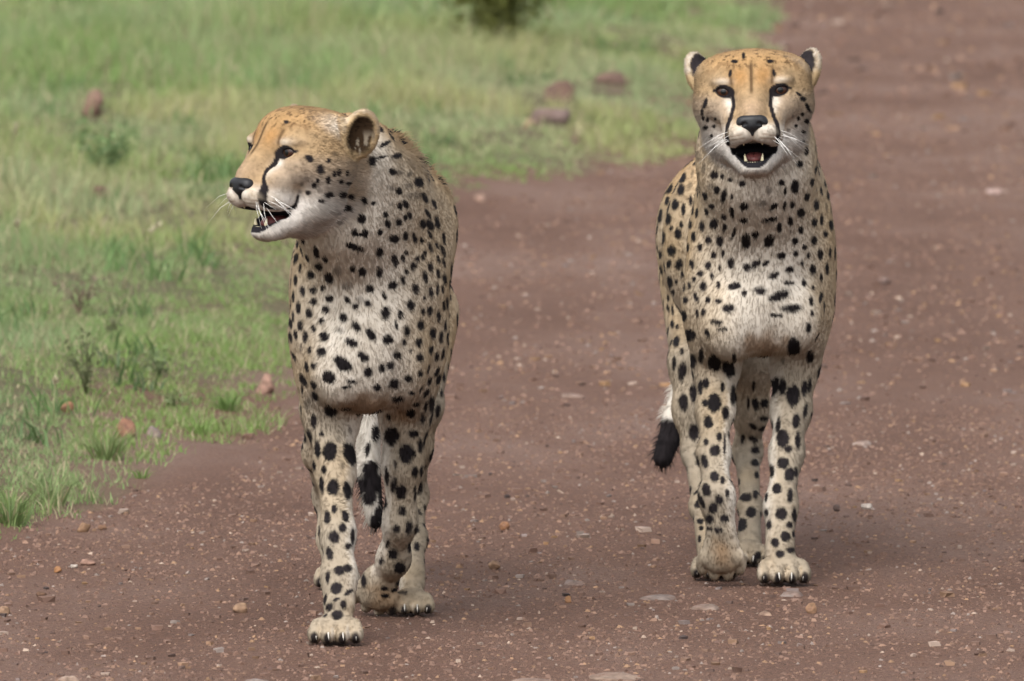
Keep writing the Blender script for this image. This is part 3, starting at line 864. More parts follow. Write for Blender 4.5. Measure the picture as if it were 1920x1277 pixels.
# ---- ground materials
def soil_mat(humus=False):
    m, nt, b = nodes_mat('bank_soil' if humus else 'red_dirt')
    L = nt.links
    geo = nt.nodes.new('ShaderNodeNewGeometry')
    def noise(scale, detail, rough=0.6, stretch=None):
        n = nt.nodes.new('ShaderNodeTexNoise')
        n.inputs['Scale'].default_value = scale
        n.inputs['Detail'].default_value = detail
        n.inputs['Roughness'].default_value = rough
        if stretch:
            mp = nt.nodes.new('ShaderNodeMapping')
            mp.inputs['Scale'].default_value = stretch
            L.new(geo.outputs['Position'], mp.inputs['Vector'])
            L.new(mp.outputs['Vector'], n.inputs['Vector'])
        else:
            L.new(geo.outputs['Position'], n.inputs['Vector'])
        return n
    def ramp(src, stops):
        r = nt.nodes.new('ShaderNodeValToRGB')
        e = r.color_ramp.elements
        while len(e) < len(stops):
            e.new(0.5)
        for el, (p, c) in zip(e, stops):
            el.position = p
            el.color = (*c, 1)
        L.new(src, r.inputs['Fac'])
        return r
    def mixc(kind, fac, a, c):
        x = nt.nodes.new('ShaderNodeMix')
        x.data_type = 'RGBA'
        x.blend_type = kind
        if isinstance(fac, float):
            x.inputs['Factor'].default_value = fac
        else:
            L.new(fac, x.inputs['Factor'])
        L.new(a, x.inputs['A'])
        L.new(c, x.inputs['B'])
        return x.outputs['Result']
    broad = ramp(noise(1.6, 5, 0.6, (1.0, 0.35, 1)).outputs['Fac'], [(0.30, (0.100, 0.054, 0.038)), (0.5, (0.138, 0.080, 0.059)), (0.70, (0.185, 0.122, 0.098))])
    grain = ramp(noise(150, 4, 0.75).outputs['Fac'], [(0.30, (0.35, 0.33, 0.33)), (0.5, (1.0, 1.0, 1.0)), (0.70, (1.5, 1.45, 1.4))])
    c = mixc('MULTIPLY', 0.85, broad.outputs['Color'], grain.outputs['Color'])
    grit = ramp(noise(420, 2, 0.6).outputs['Fac'], [(0.35, (0.55, 0.55, 0.55)), (0.65, (1.4, 1.4, 1.4))])
    c = mixc('MULTIPLY', 0.6, c, grit.outputs['Color'])
    tint = ramp(noise(38, 3, 0.7).outputs['Fac'], [(0.5, (0, 0, 0)), (0.72, (0.45, 0.45, 0.45))])
    rust = nt.nodes.new('ShaderNodeRGB')
    rust.outputs[0].default_value = (0.160, 0.085, 0.052, 1)
    c = mixc('MIX', tint.outputs['Color'], c, rust.outputs[0])
    if humus:      # darker, litter strewn earth under the grass
        at = nt.nodes.new('ShaderNodeVertexColor')
        at.layer_name = 'Col'
        hum = ramp(noise(60, 5, 0.7).outputs['Fac'], [(0.3, (0.06, 0.055, 0.03)), (0.5, (0.10, 0.09, 0.048)), (0.7, (0.16, 0.14, 0.08))])
        c = mixc('MIX', at.outputs['Color'], c, hum.outputs['Color'])
    L.new(c, b.inputs['Base Color'])
    b.inputs['Roughness'].default_value = 0.95
    b.inputs['Specular IOR Level'].default_value = 0.15
    bp = nt.nodes.new('ShaderNodeBump')
    bp.inputs['Strength'].default_value = 0.9
    bp.inputs['Distance'].default_value = 0.010
    L.new(noise(120, 5, 0.75).outputs['Fac'], bp.inputs['Height'])
    L.new(bp.outputs['Normal'], b.inputs['Normal'])
    return m

def turf_mat():
    m, nt, b = nodes_mat('turf_soil')
    L = nt.links
    geo = nt.nodes.new('ShaderNodeNewGeometry')
    n = nt.nodes.new('ShaderNodeTexNoise')
    n.inputs['Scale'].default_value = 3.0
    n.inputs['Detail'].default_value = 8
    n.inputs['Roughness'].default_value = 0.7
    L.new(geo.outputs['Position'], n.inputs['Vector'])
    r = nt.nodes.new('ShaderNodeValToRGB')
    e = r.color_ramp.elements
    e[0].position, e[0].color = 0.35, (0.075, 0.085, 0.028, 1)
    e[1].position, e[1].color = 0.68, (0.15, 0.10, 0.065, 1)
    e.new(0.52).color = (0.10, 0.11, 0.04, 1)
    L.new(n.outputs['Fac'], r.inputs['Fac'])
    L.new(r.outputs['Color'], b.inputs['Base Color'])
    b.inputs['Roughness'].default_value = 1.0
    b.inputs['Specular IOR Level'].default_value = 0.1
    return m

def sheet(name, X, Y, Z, mat, **props):
    n, k = X.shape
    V = np.stack([X, Y, Z], 2).reshape(-1, 3)
    i = np.arange(n * k).reshape(n, k)
    q = np.stack([i[:-1, :-1], i[1:, :-1], i[1:, 1:], i[:-1, 1:]], 2).reshape(-1, 4)
    nz = np.cross(V[q[0, 1]] - V[q[0, 0]], V[q[0, 2]] - V[q[0, 0]])[2]
    if nz < 0:
        q = q[:, ::-1]
    return link(name, make_mesh(name, V, [q], mat), **props)

M_SOIL = soil_mat()
M_TURF = turf_mat()
# far plain
g = np.meshgrid(np.linspace(-900, 900, 7), np.linspace(-300, 1500, 7), indexing='ij')
sheet('ground', g[0], g[1], np.full_like(g[0], -0.12), M_TURF, kind='structure')
# road
ys = graded(8, 90, 0.25, [(16, 26, 0.06)])
ts = np.linspace(0, 1, 64)
YY, TT = np.meshgrid(ys, ts, indexing='ij')
XX = (edge_x(YY) - 0.55) * (1 - TT) + (edge_x(YY) + 4.6) * TT
ZZ = road_z(XX.ravel(), YY.ravel()).reshape(XX.shape)
sheet('road', XX, YY, ZZ, M_SOIL, kind='structure')
# grassy bank: bare red soil towards the road, darker humus further in
M_BANK = soil_mat(True)
def bank(side):
    ys = graded(8, 90, 0.5, [(16, 40, 0.1)])
    ts = np.linspace(0, 1, 70) ** 2.2
    YY, TT = np.meshgrid(ys, ts, indexing='ij')
    y1 = YY.ravel()
    wob = (0.07 * vnoise(np.stack([y1 * 2.2, 0 * y1, 0 * y1], 1), 62) + 0.05 * vnoise(np.stack([y1 * 7.5, 0 * y1, 0 * y1], 1), 63)).reshape(YY.shape)
    if side < 0:
        XX = edge_x(YY) + 0.45 - TT * 30.0
        ZZ = verge_z(XX.ravel(), y1).reshape(XX.shape)
        d = edge_x(YY) - XX
    else:
        XX = edge_x(YY) + 4.4 - wob + TT * 30.0
        ZZ = 0.01 + 0.3 * TT
        d = XX - edge_x(YY) - 4.4
    if side > 0:
        ZZ[:, 0] = -0.02
    V = np.stack([XX, YY, ZZ], 2).reshape(-1, 3)
    i = np.arange(V.shape[0]).reshape(XX.shape)
    q = np.stack([i[:-1, :-1], i[1:, :-1], i[1:, 1:], i[:-1, 1:]], 2).reshape(-1, 4)
    if np.cross(V[q[0, 1]] - V[q[0, 0]], V[q[0, 2]] - V[q[0, 0]])[2] < 0:
        q = q[:, ::-1]
    n = vnoise(V * (2.6, 1.3, 0), 64) + 0.5 * vnoise(V * (8, 4, 0), 65)
    w = ss(-0.05, 0.40, d.ravel() + 0.22 * n)
    c = np.repeat(w[:, None], 3, 1)
    link('grass_bank', make_mesh('grass_bank', V, [q], M_BANK, c), kind='structure')
bank(-1)
bank(1)

# ------------------------------------------------------------------ two cheetahs
M_COAT = attr_mat('coat_skin', 0.9, 0.1)
M_FUR = attr_mat('coat_fur', 0.75, 0.12, translucent=0.35)
M_NOSE = flat_mat('nose_leather', (0.009, 0.009, 0.011), 0.5, 0.35, 0.3, 300)
M_EYE = attr_mat('eye_wet', 0.28, 0.3, coat=0.12)
M_TOOTH = flat_mat('tooth_ivory', (0.62, 0.55, 0.36), 0.3, 0.5, 0.15, 200)
M_TONGUE = flat_mat('tongue_flesh', (0.13, 0.034, 0.032), 0.5, 0.4, 0.3, 120)
M_CLAW = flat_mat('claw_horn', (0.46, 0.43, 0.38), 0.3, 0.5, 0.2, 150)
M_WHISK = flat_mat('whisker_hair', (0.8, 0.78, 0.74), 0.4, 0.4)

def tube(pts, radii, sides=6):
    pts = np.asarray(pts, float)
    V, q = [], []
    for i, p in enumerate(pts):
        t = norm(pts[min(i + 1, len(pts) - 1)] - pts[max(i - 1, 0)])
        a = norm(np.cross(t, (0.31, 0.2, 0.93)))
        b = np.cross(t, a)
        for s in range(sides):
            w = 2 * math.pi * s / sides
            V.append(p + (a * math.cos(w) + b * math.sin(w)) * radii[i])
    n = len(pts)
    for i in range(n - 1):
        for s in range(sides):
            s2 = (s + 1) % sides
            q.append((i * sides + s, (i + 1) * sides + s, (i + 1) * sides + s2, i * sides + s2))
    cap0, cap1 = len(V), len(V) + 1
    V += [pts[0], pts[-1]]
    tr = []
    for s in range(sides):
        s2 = (s + 1) % sides
        tr.append((cap0, s, s2))
        tr.append((cap1, (n - 1) * sides + s2, (n - 1) * sides + s))
    q = np.array(q)[:, ::-1]
    return np.array(V), q, np.array(tr)[:, ::-1]

def join_tubes(lst):
    V, Q, T, n = [], [], [], 0
    for v, q, t in lst:
        V.append(v)
        Q.append(q + n)
        T.append(t + n)
        n += len(v)
    return np.concatenate(V), [np.concatenate(Q), np.concatenate(T)]

def build_cheetah(ch, label, group, count):
    F = build_field(ch)
    V, Fq = F.skin()
    del F
    N = vert_normals(V, Fq)
    V[:, 2] = np.maximum(V[:, 2], 0.0)
    ch.traced, ch.fill = spot_points(ch, V, N)
    base = np.array(ch.base)
    root = bpy.data.objects.new('cheetah', None)
    C.objects.link(root)
    root.location = base
    root['label'] = label
    root['category'] = 'cheetah'
    root['group'] = group
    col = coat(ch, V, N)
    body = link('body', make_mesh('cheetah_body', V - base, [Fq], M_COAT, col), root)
    fv, fp, fc, fn = make_fur(ch, V, Fq, N, count)
    me = make_mesh('cheetah_fur', fv - base, fp, M_FUR, fc)
    me.normals_split_custom_set_from_vertices(fn.astype(np.float32))
    link('fur', me, body, kind='stuff')
    W = lambda c: ch.head_o + np.asarray(c, float) * MM @ ch.head_M
    # eyes
    for s in (-1, 1):
        c = W((s * 47, -13, -1))
        ax = norm(norm((s * 0.16, 0.98, -0.03)) @ ch.head_M)
        a = norm(np.cross(ax, (0, 0, 1)))
        b = np.cross(a, ax)
        th = np.radians(np.r_[0.01, 8, 14, 16, 19, 24, 30, 36, 40, 43, 50, 65, 80, 100, 130, 179.9])
        ph = np.linspace(0, 2 * math.pi, 25)[:-1]
        rad = np.where(th < 0.72, 17.0 + 0.5 * np.cos(th * 2.1), 17.0) * MM
        EV = np.array([c + r * (math.cos(t) * ax + math.sin(t) * (math.cos(f) * a + math.sin(f) * b)) for t, r in zip(th, rad) for f in ph])
        deg = np.degrees(np.repeat(th, 24))
        ec = np.tile(np.array([0.02, 0.012, 0.01]), (len(EV), 1))
        iris = (deg > 18) & (deg < 58)
        ec[iris] = np.array([0.032, 0.012, 0.007])
        ec[(deg > 18) & (deg < 24)] = np.array([0.055, 0.020, 0.008])
        ec[deg <= 18] = 0.004
        i = np.arange(len(th) * 24).reshape(-1, 24)
        q = np.stack([i[:-1], i[1:], np.roll(i[1:], -1, 1), np.roll(i[:-1], -1, 1)], 2).reshape(-1, 4)
        cen = EV[q].mean(1) - c
        nn = np.cross(EV[q[:, 1]] - EV[q[:, 0]], EV[q[:, 2]] - EV[q[:, 0]])
        fl = (nn * cen).sum(1) < 0
        q[fl] = q[fl][:, ::-1]
        link('eye', make_mesh('eye', EV - base, [q], M_EYE, ec), root)
    # nose
    gx = np.arange(-36, 36.1, 1.6) * MM
    NF = Field(gx, np.arange(30, 92, 1.6) * MM, np.arange(-92, -30, 1.6) * MM)
    q = MM
    NF.ell((0, 57 * q, -51 * q), (25 * q, 13 * q, 9 * q), 6 * q)
    for s in (-1, 1):
        NF.ell((s * 16 * q, 56 * q, -57 * q), (11.5 * q, 12 * q, 10 * q), 6 * q)
    NF.ell((0, 59 * q, -60 * q), (15 * q, 12 * q, 12 * q), 6 * q)
    NF.cone((0, 59 * q, -64 * q), (0, 60 * q, -78 * q), 6 * q, 2.2 * q, 5 * q)
    for s in (-1, 1):
        NF.ell((s * 13.5 * q, 71 * q, -59 * q), (5.5 * q, 5 * q, 4.2 * q), 2 * q, cut=True)
        NF.cone((s * 14 * q, 68 * q, -59 * q), (s * 24 * q, 60 * q, -63 * q), 2.6 * q, 1.6 * q, 2 * q, cut=True)
    nv, nq = NF.skin()
    nv = ch.head_o + nv @ ch.head_M
    if np.linalg.det(ch.head_M) < 0:
        nq = nq[:, ::-1]
    link('nose', make_mesh('nose', nv - base, [nq], M_NOSE), root)
    # teeth and tongue
    def part(name, pts, rad, mat, sides=8):
        v, qq, tt = tube([W(p) for p in pts], np.array(rad) * MM, sides)
        return link(name, make_mesh(name, v - base, [qq, tt], mat), root)
    for s in (-1, 1):
        part('lower_canine', [(s * 13, 15, -128), (s * 14.5, 18, -120), (s * 15.5, 17, -114), (s * 15.5, 15, -110)], [3.2, 2.8, 1.8, 0.4], M_TOOTH)
        part('upper_canine', [(s * 16, 38, -82), (s * 16.5, 40, -88), (s * 16.5, 40, -92), (s * 16, 39, -96)], [3.6, 3.2, 2.2, 0.4], M_TOOTH)
    lower = [tube([W((x, 22 - abs(x) * 0.12, -130)), W((x, 24 - abs(x) * 0.12, -124.8))], [2.0 * MM, 1.3 * MM], 6) for x in (-10, -6, -2, 2, 6, 10)]
    v, pl = join_tubes(lower)
    link('lower_incisor_row', make_mesh('incisors', v - base, pl, M_TOOTH), root)
    TF = Field(np.arange(-24, 24.1, 1.8) * MM, np.arange(-45, 36, 1.8) * MM, np.arange(-136, -100, 1.8) * MM)
    TF.ell((0, -16 * q, -116 * q), (16 * q, 30 * q, 9 * q), 3 * q)
    TF.ell((0, 0 * q, -121 * q), (12.5 * q, 16 * q, 6 * q), 5 * q)
    TF.cone((0, -20 * q, -109 * q), (0, 24 * q, -113.5 * q), 1.2 * q, 0.8 * q, 4 * q, cut=True)
    tv, tq = TF.skin()
    tv = ch.head_o + tv @ ch.head_M
    link('tongue', make_mesh('tongue', tv - base, [tq], M_TONGUE), root)
    # whiskers
    wl = []
    rr = random.Random(5)
    for s in (-1, 1):
        for j in range(11):
            row, cidx = j % 4, j // 4
            p0 = np.array((s * (26 + cidx * 6 + rr.uniform(-2, 2)), 48 - cidx * 10, -66 - row * 5.5))
            Lw = rr.uniform(45, 85)
            d = norm((s * rr.uniform(0.55, 1.0), rr.uniform(-0.25, 0.35), rr.uniform(-0.75, -0.15)))
            p1 = p0 + d * Lw * 0.5
            p2 = p1 + norm(d + np.array((0, -0.25, -0.25))) * Lw * 0.5
            wl.append(tube([W(p0), W(p1), W(p2)], [0.00036, 0.0003, 0.0001], 4))
    v, pl = join_tubes(wl)
    link('whisker_tuft', make_mesh('whiskers', v - base, pl, M_WHISK), root, kind='stuff')
    # claws
    for (po, pM, s) in ch.paws:
        for tx, tf in TOES:
            hid = 5.0 if abs(tx) > 30 else random.uniform(0, 2.0)
            jx, jz = random.uniform(-1.8, 1.8), random.uniform(-1.5, 2)
            pts = [po + np.array(p) * MM * s @ pM for p in ((tx + jx, tf + 15 - hid, 24), (tx + jx, tf + 22 - hid, 21.5), (tx + 1.5 * jx, tf + 26.5 - hid, 14.5), (tx + 2 * jx, tf + 27 - hid, 8.5 + jz))]
            v, qq, tt = tube(pts, np.array((1.5, 1.5, 1.1, 0.3)) * MM, 6)
            link('claw', make_mesh('claw', v - base, [qq, tt], M_CLAW), root)
    return root

def ground_frame(px, Y, fwd):
    p = P(px, 1000, Y)
    return np.array((p[0], Y, 0.0)), frame(np.array(fwd, float), np.array((0, 0, 1.0)))

# ---- the cheetah that looks aside
A = Cheetah()
A.spots = SPOTS_A
A.head_M = head_frame(math.radians(53), math.radians(1), 0.0)
A.head_o = P(507, 282, 18.04)
A.ear_white = 0.35
A.ear_dir = (0.80, 0.50, -0.05)
A.trunk = []
for (px, py, Y, rx, ry, rz) in ((692, 650, 18.285, .066, .085, .11), (687, 545, 18.38, .116, .16, .172), (690, 545, 18.60, .134, .20, .20), (700, 520, 18.82, .122, .18, .175), (708, 490, 19.0, .10, .16, .135), (712, 480, 19.14, .11, .14, .145), (714, 490, 19.26, .085, .10, .115)):
    p = P(px, py, Y)
    A.trunk.append((p[0], Y, p[2], rx, ry, rz))
A.lumps = [(P(610, 640, 18.34), (.050, .085, .13), .05), (P(776, 620, 18.42), (.050, .09, .14), .05),
           (P(636, 685, 18.25), (.050, .055, .070), .025), (P(750, 678, 18.30), (.048, .055, .070), .025)]
A.extra = [(P(688, 545, 18.305), P(642, 405, 18.18), .058, .078, .04), (P(700, 500, 18.38), P(668, 380, 18.25), .118, .095, .05), (P(668, 380, 18.25), P(628, 322, 18.15), .095, .080, .04),
           (P(662, 300, 18.17), P(748, 415, 18.44), .072, .098, .05)]
A.limbs = [
    [(612, 630, 18.33, 62), (622, 780, 18.36, 47), (628, 880, 18.31, 33), (633, 1000, 18.22, 28), (636, 1080, 18.17, 28), (636, 1135, 18.14, 30)],
    [(772, 630, 18.39, 60), (759, 780, 18.46, 43), (755, 870, 18.46, 33), (750, 980, 18.48, 27), (738, 1048, 18.53, 26), (718, 1095, 18.59, 25)],
    [(770, 590, 19.05, 92), (788, 760, 18.80, 38), (780, 840, 18.82, 26), (779, 930, 18.88, 19), (777, 1010, 18.78, 19), (772, 1095, 18.66, 25)],
    [(645, 590, 19.10, 92), (606, 765, 19.02, 38), (600, 850, 19.10, 28), (610, 930, 19.22, 19), (618, 1010, 19.20, 19), (628, 1062, 19.15, 24)],
]
pf = norm((-0.22, 0.42, -0.88))
A.paws = [(*ground_frame(630, 18.115, (-0.03, -1, 0)), 0.97),
          (P(713, 1097, 18.60), frame(pf, np.array((-0.25, -0.88, -0.36))), 0.92),
          (*ground_frame(770, 18.615, (0.0, -1, 0)), 0.86),
          (*ground_frame(632, 19.10, (0.0, -1, 0)), 0.86)]
A.tail = [(P(712, 470, 19.34), .030), (P(704, 600, 19.42), .025), (P(693, 760, 19.40), .023), (P(690, 880, 19.34), .022), (P(703, 975, 19.30), .016)]
A.tail_bands, A.tail_tip = 0.30, (0.085, 0.035)
A.mid_x, A.mid_y, A.lean = P(688, 600, 18.4)[0], 18.4, 0.03
A.leg_in = lambda p, n: n[:, 0] * np.sign(P(692, 900, 18.4)[0] - p[:, 0])
A.inner = []
A.rust = [(P(722, 1118, 18.58), (.035, .05, .032)), (P(690, 755, 18.25), (.055, .09, .028)), (P(755, 775, 18.42), (.035, .05, .022))]
A.mane = [(P(720, 290, 18.28), (.10, .14, .09)), (P(775, 345, 18.48), (.08, .14, .07))]
A.box = ((P(415, 600, 18.0)[0], 17.88, -0.012), (P(880, 600, 18.6)[0], 19.50, 0.96))
A.paw_y = (18.03, 18.22)
A.base = (P(690, 1000, 18.6)[0], 18.6, 0.0)

# ---- the cheetah that faces the camera
B = Cheetah()
B.spots = SPOTS_B
B.head_M = head_frame(math.radians(3), math.radians(3), math.radians(2))
B.head_o = P(1410, 169, 19.06)
B.ear_white = 0.85
B.ear_dir = (0.72, -0.62, -0.30)
B.trunk = []
for (px, py, Y, rx, ry, rz) in ((1427, 560, 19.325, .066, .085, .100), (1427, 470, 19.44, .119, .16, .165), (1390, 460, 19.68, .142, .20, .19), (1362, 450, 19.92, .128, .18, .165), (1350, 440, 20.1, .105, .15, .135), (1344, 435, 20.24, .11, .13, .14), (1340, 445, 20.36, .08, .10, .11)):
    p = P(px, py, Y)
    B.trunk.append((p[0], Y, p[2], rx, ry, rz))
B.lumps = [(P(1338, 560, 19.36), (.050, .08, .125), .05), (P(1513, 540, 19.42), (.046, .09, .13), .05),
           (P(1368, 605, 19.29), (.048, .055, .068), .025), (P(1486, 592, 19.31), (.054, .055, .066), .025)]
B.extra = [(P(1426, 450, 19.31), P(1416, 320, 19.215), .060, .080, .045), (P(1426, 420, 19.37), P(1418, 300, 19.24), .112, .092, .05), (P(1418, 300, 19.24), P(1413, 225, 19.17), .092, .082, .04),
           (P(1416, 215, 19.20), P(1428, 340, 19.42), .072, .105, .05)]
B.limbs = [
    [(1340, 580, 19.37, 54), (1343, 690, 19.40, 39), (1341, 770, 19.33, 31), (1338, 850, 19.22, 26), (1344, 930, 19.12, 28), (1352, 990, 19.12, 28)],
    [(1500, 580, 19.41, 50), (1490, 690, 19.44, 40), (1483, 770, 19.40, 33), (1475, 850, 19.33, 27), (1464, 950, 19.25, 26), (1462, 1035, 19.20, 28)],
    [(1330, 520, 20.1, 95), (1300, 680, 19.75, 42), (1298, 770, 19.72, 32), (1305, 850, 19.70, 22), (1318, 950, 19.52, 20), (1334, 1042, 19.36, 26)],
    [(1420, 520, 20.1, 90), (1412, 680, 19.85, 40), (1408, 770, 19.88, 29), (1401, 850, 19.92, 23), (1407, 950, 19.70, 18), (1404, 1020, 19.57, 24)],
]
pf = norm((0.0, 0.22, -0.97))
B.paws = [(P(1352, 1032, 19.15), frame(pf, np.array((0, -0.97, -0.22))), 0.92),
          (*ground_frame(1469, 19.178, (0.03, -1, 0)), 1.0),
          (*ground_frame(1340, 19.275, (0.0, -1, 0)), 0.90),
          (*ground_frame(1402, 19.525, (0.0, -1, 0)), 0.86)]
B.tail = [(P(1340, 430, 20.44), .030), (P(1320, 560, 20.50), .025), (P(1290, 700, 20.45), .023), (P(1266, 790, 20.40), .024), (P(1243, 858, 20.36), .019)]
B.tail_bands, B.tail_tip = 0.22, (0.075, -0.05)
B.mid_x, B.mid_y, B.lean = P(1427, 600, 19.4)[0], 19.4, -0.09
B.leg_in = lambda p, n: n[:, 0] * np.sign(P(1415, 900, 19.4)[0] - p[:, 0])
B.inner = []
B.rust = [(P(1354, 1040, 19.13), (.026, .05, .042)), (P(1428, 645, 19.27), (.050, .10, .032)), (P(1345, 640, 19.40), (.035, .05, .022)), (P(1490, 635, 19.36), (.035, .05, .020))]
B.mane = [(P(1420, 200, 19.34), (.09, .14, .08))]
B.box = ((P(1165, 600, 20.0)[0], 18.92, -0.012), (P(1610, 600, 19.4)[0], 20.62, 1.02))
B.paw_y = (19.08, 19.34)
B.base = (P(1410, 1000, 19.6)[0], 19.6, 0.0)

GRP = 'two cheetahs walking on the dirt road'
if BUILD_CATS:
    build_cheetah(A, 'spotted cheetah walking with its head turned aside towards the grass, mouth slightly open', GRP, FUR_N)
    build_cheetah(B, 'spotted cheetah facing straight ahead with open mouth showing lower teeth', GRP, FUR_N)
# ------------------------------------------------------------------ stones that can be told apart
def rock_mesh(name, size, col, seed, rough=0.22, flat=False):
    rr = np.random.default_rng(seed)
    nu, nv = 18, 12
    V = []
    for j in range(nv + 1):
        t = math.pi * j / nv
        for i in range(nu):
            f = 2 * math.pi * i / nu
            V.append((math.sin(t) * math.cos(f), math.sin(t) * math.sin(f), math.cos(t)))
    V = np.array(V)
    off = rr.uniform(0, 50, 3)
    # chip the pebble with random planes so that it gets facets and a broken outline
    for _ in range(9 if flat else 12):
        a = norm(rr.normal(size=3) * ((1, 1, 0.35) if flat else (1, 1, 1)))
        h = rr.uniform(0.55, 0.88)
        dd = V @ a - h
        V = V - np.where(dd > 0, dd, 0)[:, None] * a
    n = vnoise(V * 2.3 + off, 5) * rough * 0.55 + vnoise(V * 5.1 + off, 6) * rough * 0.4
    V = V * (1 + n)[:, None]
    V = V * np.asarray(size) / 2
    V[:, 2] += size[2] * (0.32 if not flat else 0.12)
    idx = np.arange((nv + 1) * nu).reshape(nv + 1, nu)
    q = np.stack([idx[:-1], idx[1:], np.roll(idx[1:], -1, 1), np.roll(idx[:-1], -1, 1)], 2).reshape(-1, 4)
    dust = 0.35 + 0.45 * np.clip(vnoise(V / max(size) * 5 + off, 9) + (0.55 if flat else 0), 0, 1)
    cc = mix(np.tile(np.asarray(col, float) * 0.85, (len(V), 1)), np.array((0.14, 0.085, 0.064)), dust)
    cc = cc * (1 + 0.22 * vnoise(V / max(size) * 7 + off, 8)[:, None])
    return make_mesh(name, V, [q], M_ROCK, cc)

M_ROCK = attr_mat('weathered_stone', 0.9, 0.2, noise=(90, 0.35))
ORANGE, TAN, PINK, GREY, DARK, PALE = (0.30, 0.15, 0.075), (0.32, 0.205, 0.125), (0.33, 0.20, 0.15), (0.20, 0.165, 0.145), (0.075, 0.045, 0.034), (0.36, 0.27, 0.21)
# photo x, y of its foot, width and height in photo pixels, colour, flat?, label
BANK_STONES = []
STONES = [
    (450, 1147, 42, 22, TAN, 0, 'pale orange wedge of stone on the dirt beside the forepaw of the cheetah looking aside'),
    (497, 738, 38, 34, PINK, 0, 'pinkish rounded stone at the end of the grass beside a cheetah\'s shoulder'),
    (234, 820, 52, 32, (0.24, 0.115, 0.07), 0, 'broad reddish brown stone behind a grass tuft at the road edge'),
    (288, 822, 36, 20, (0.21, 0.185, 0.17), 0, 'smooth grey stone next to the reddish brown stone at the road edge'),
    (125, 772, 26, 20, ORANGE, 0, 'small orange stone sunk in the bare patch among the grass'),
    (418, 793, 26, 18, DARK, 0, 'dark brown angular stone at the grass edge'),
    (466, 822, 26, 13, (0.12, 0.07, 0.048), 0, 'flat brown stone just out on the dirt from the grass edge'),
    (157, 995, 30, 22, (0.27, 0.16, 0.085), 0, 'ochre stone with a dark underside below the grass corner'),
    (191, 992, 18, 13, (0.20, 0.11, 0.06), 0, 'little brown stone beside the ochre stone'),
    (6, 1148, 30, 15, TAN, 0, 'tan stone on bare dirt beside the small dark rusty stone'),
    (130, 1280, 48, 18, PALE, 0, 'pale worn stone alone on the dirt in front of the tan stone'),
    (165, 1058, 32, 15, PINK, 0, 'low pink stone on the dirt beside a white chip'),
    (138, 1062, 16, 8, (0.5, 0.46, 0.40), 0, 'white chip of stone beside the low pink stone'),
    (107, 1070, 18, 12, (0.36, 0.17, 0.06), 0, 'small bright orange stone on bare dirt'),
    (76, 1116, 20, 11, (0.10, 0.055, 0.03), 0, 'small dark rusty stone on bare dirt'),
    (1080, 1094, 66, 20, (0.19, 0.16, 0.145), 1, 'flat grey slab set in the dirt between the two cheetahs'),
    (944, 989, 24, 15, (0.26, 0.12, 0.05), 0, 'rust orange stone behind the slab between the two cheetahs'),
    (928, 1063, 26, 16, TAN, 0, 'tan pebble between the cheetahs, in front of the rust orange stone'),
    (1065, 1126, 16, 13, (0.30, 0.15, 0.06), 0, 'small round ochre pebble in front of the flat grey slab'),
    (1235, 1124, 84, 16, (0.19, 0.165, 0.15), 1, 'long grey slab flush with the dirt near the lifted paw'),
    (1328, 1143, 96, 17, (0.24, 0.19, 0.155), 1, 'long buff slab flush with the dirt in front of the cheetah facing ahead'),
    (1155, 1276, 130, 24, (0.30, 0.23, 0.175), 1, 'large pale slab breaking the dirt, the broadest of the slabs'),
    (1000, 1284, 110, 20, (0.26, 0.19, 0.15), 1, 'smaller pale slab next to the large pale slab'),
    (480, 1280, 60, 18, (0.24, 0.21, 0.19), 1, 'grey slab in the dirt in front of the cheetah looking aside'),
    (1486, 1117, 62, 14, (0.24, 0.215, 0.20), 1, 'grey flat stone right before the planted paw of the cheetah facing ahead'),
    (1625, 951, 24, 12, (0.55, 0.5, 0.44), 0, 'white pebble on the open dirt'),
    (1569, 954, 14, 13, (0.05, 0.045, 0.045), 0, 'small black pebble beside the white pebble'),
    (1522, 1146, 25, 20, (0.29, 0.165, 0.09), 0, 'round ochre stone on the dirt before the cheetah facing ahead'),
    (1436, 1152, 32, 11, (0.30, 0.21, 0.15), 1, 'thin tan stone near the round ochre stone'),
    (1620, 832, 46, 10, (0.36, 0.30, 0.26), 1, 'thin pale stone flush with the open dirt behind the white pebble'),
    (1075, 742, 66, 16, (0.27, 0.20, 0.165), 1, 'pale flat stone flush with the road midway behind the cheetahs'),
    (1660, 530, 26, 14, (0.17, 0.13, 0.12), 0, 'grey brown stone on the far stretch of dirt'),
    (1866, 362, 34, 14, (0.40, 0.30, 0.27), 0, 'pale pink stone far down the road'),
    (1028, 234, 84, 34, (0.155, 0.118, 0.112), 0, 'mauve grey boulder lying in the far grass'),
    (994, 240, 26, 22, (0.27, 0.21, 0.12), 0, 'tan cobble leaning against the mauve grey boulder'),
    (1052, 192, 66, 34, (0.105, 0.07, 0.055), 0, 'dark brown clod of earth behind the mauve grey boulder'),
    (1148, 160, 66, 22, (0.12, 0.08, 0.065), 0, 'low brown clod of earth in the far grass nearest the road bend'),
    (900, 380, 28, 15, (0.38, 0.25, 0.19), 0, 'pale pink stone where the far grass meets the dirt'),
    (172, 212, 44, 46, (0.20, 0.125, 0.095), 0, 'upright reddish rock half hidden in tall grass'),
    (190, 372, 34, 26, (0.11, 0.06, 0.05), 0, 'dark red rock deep in the tall grass'),
]
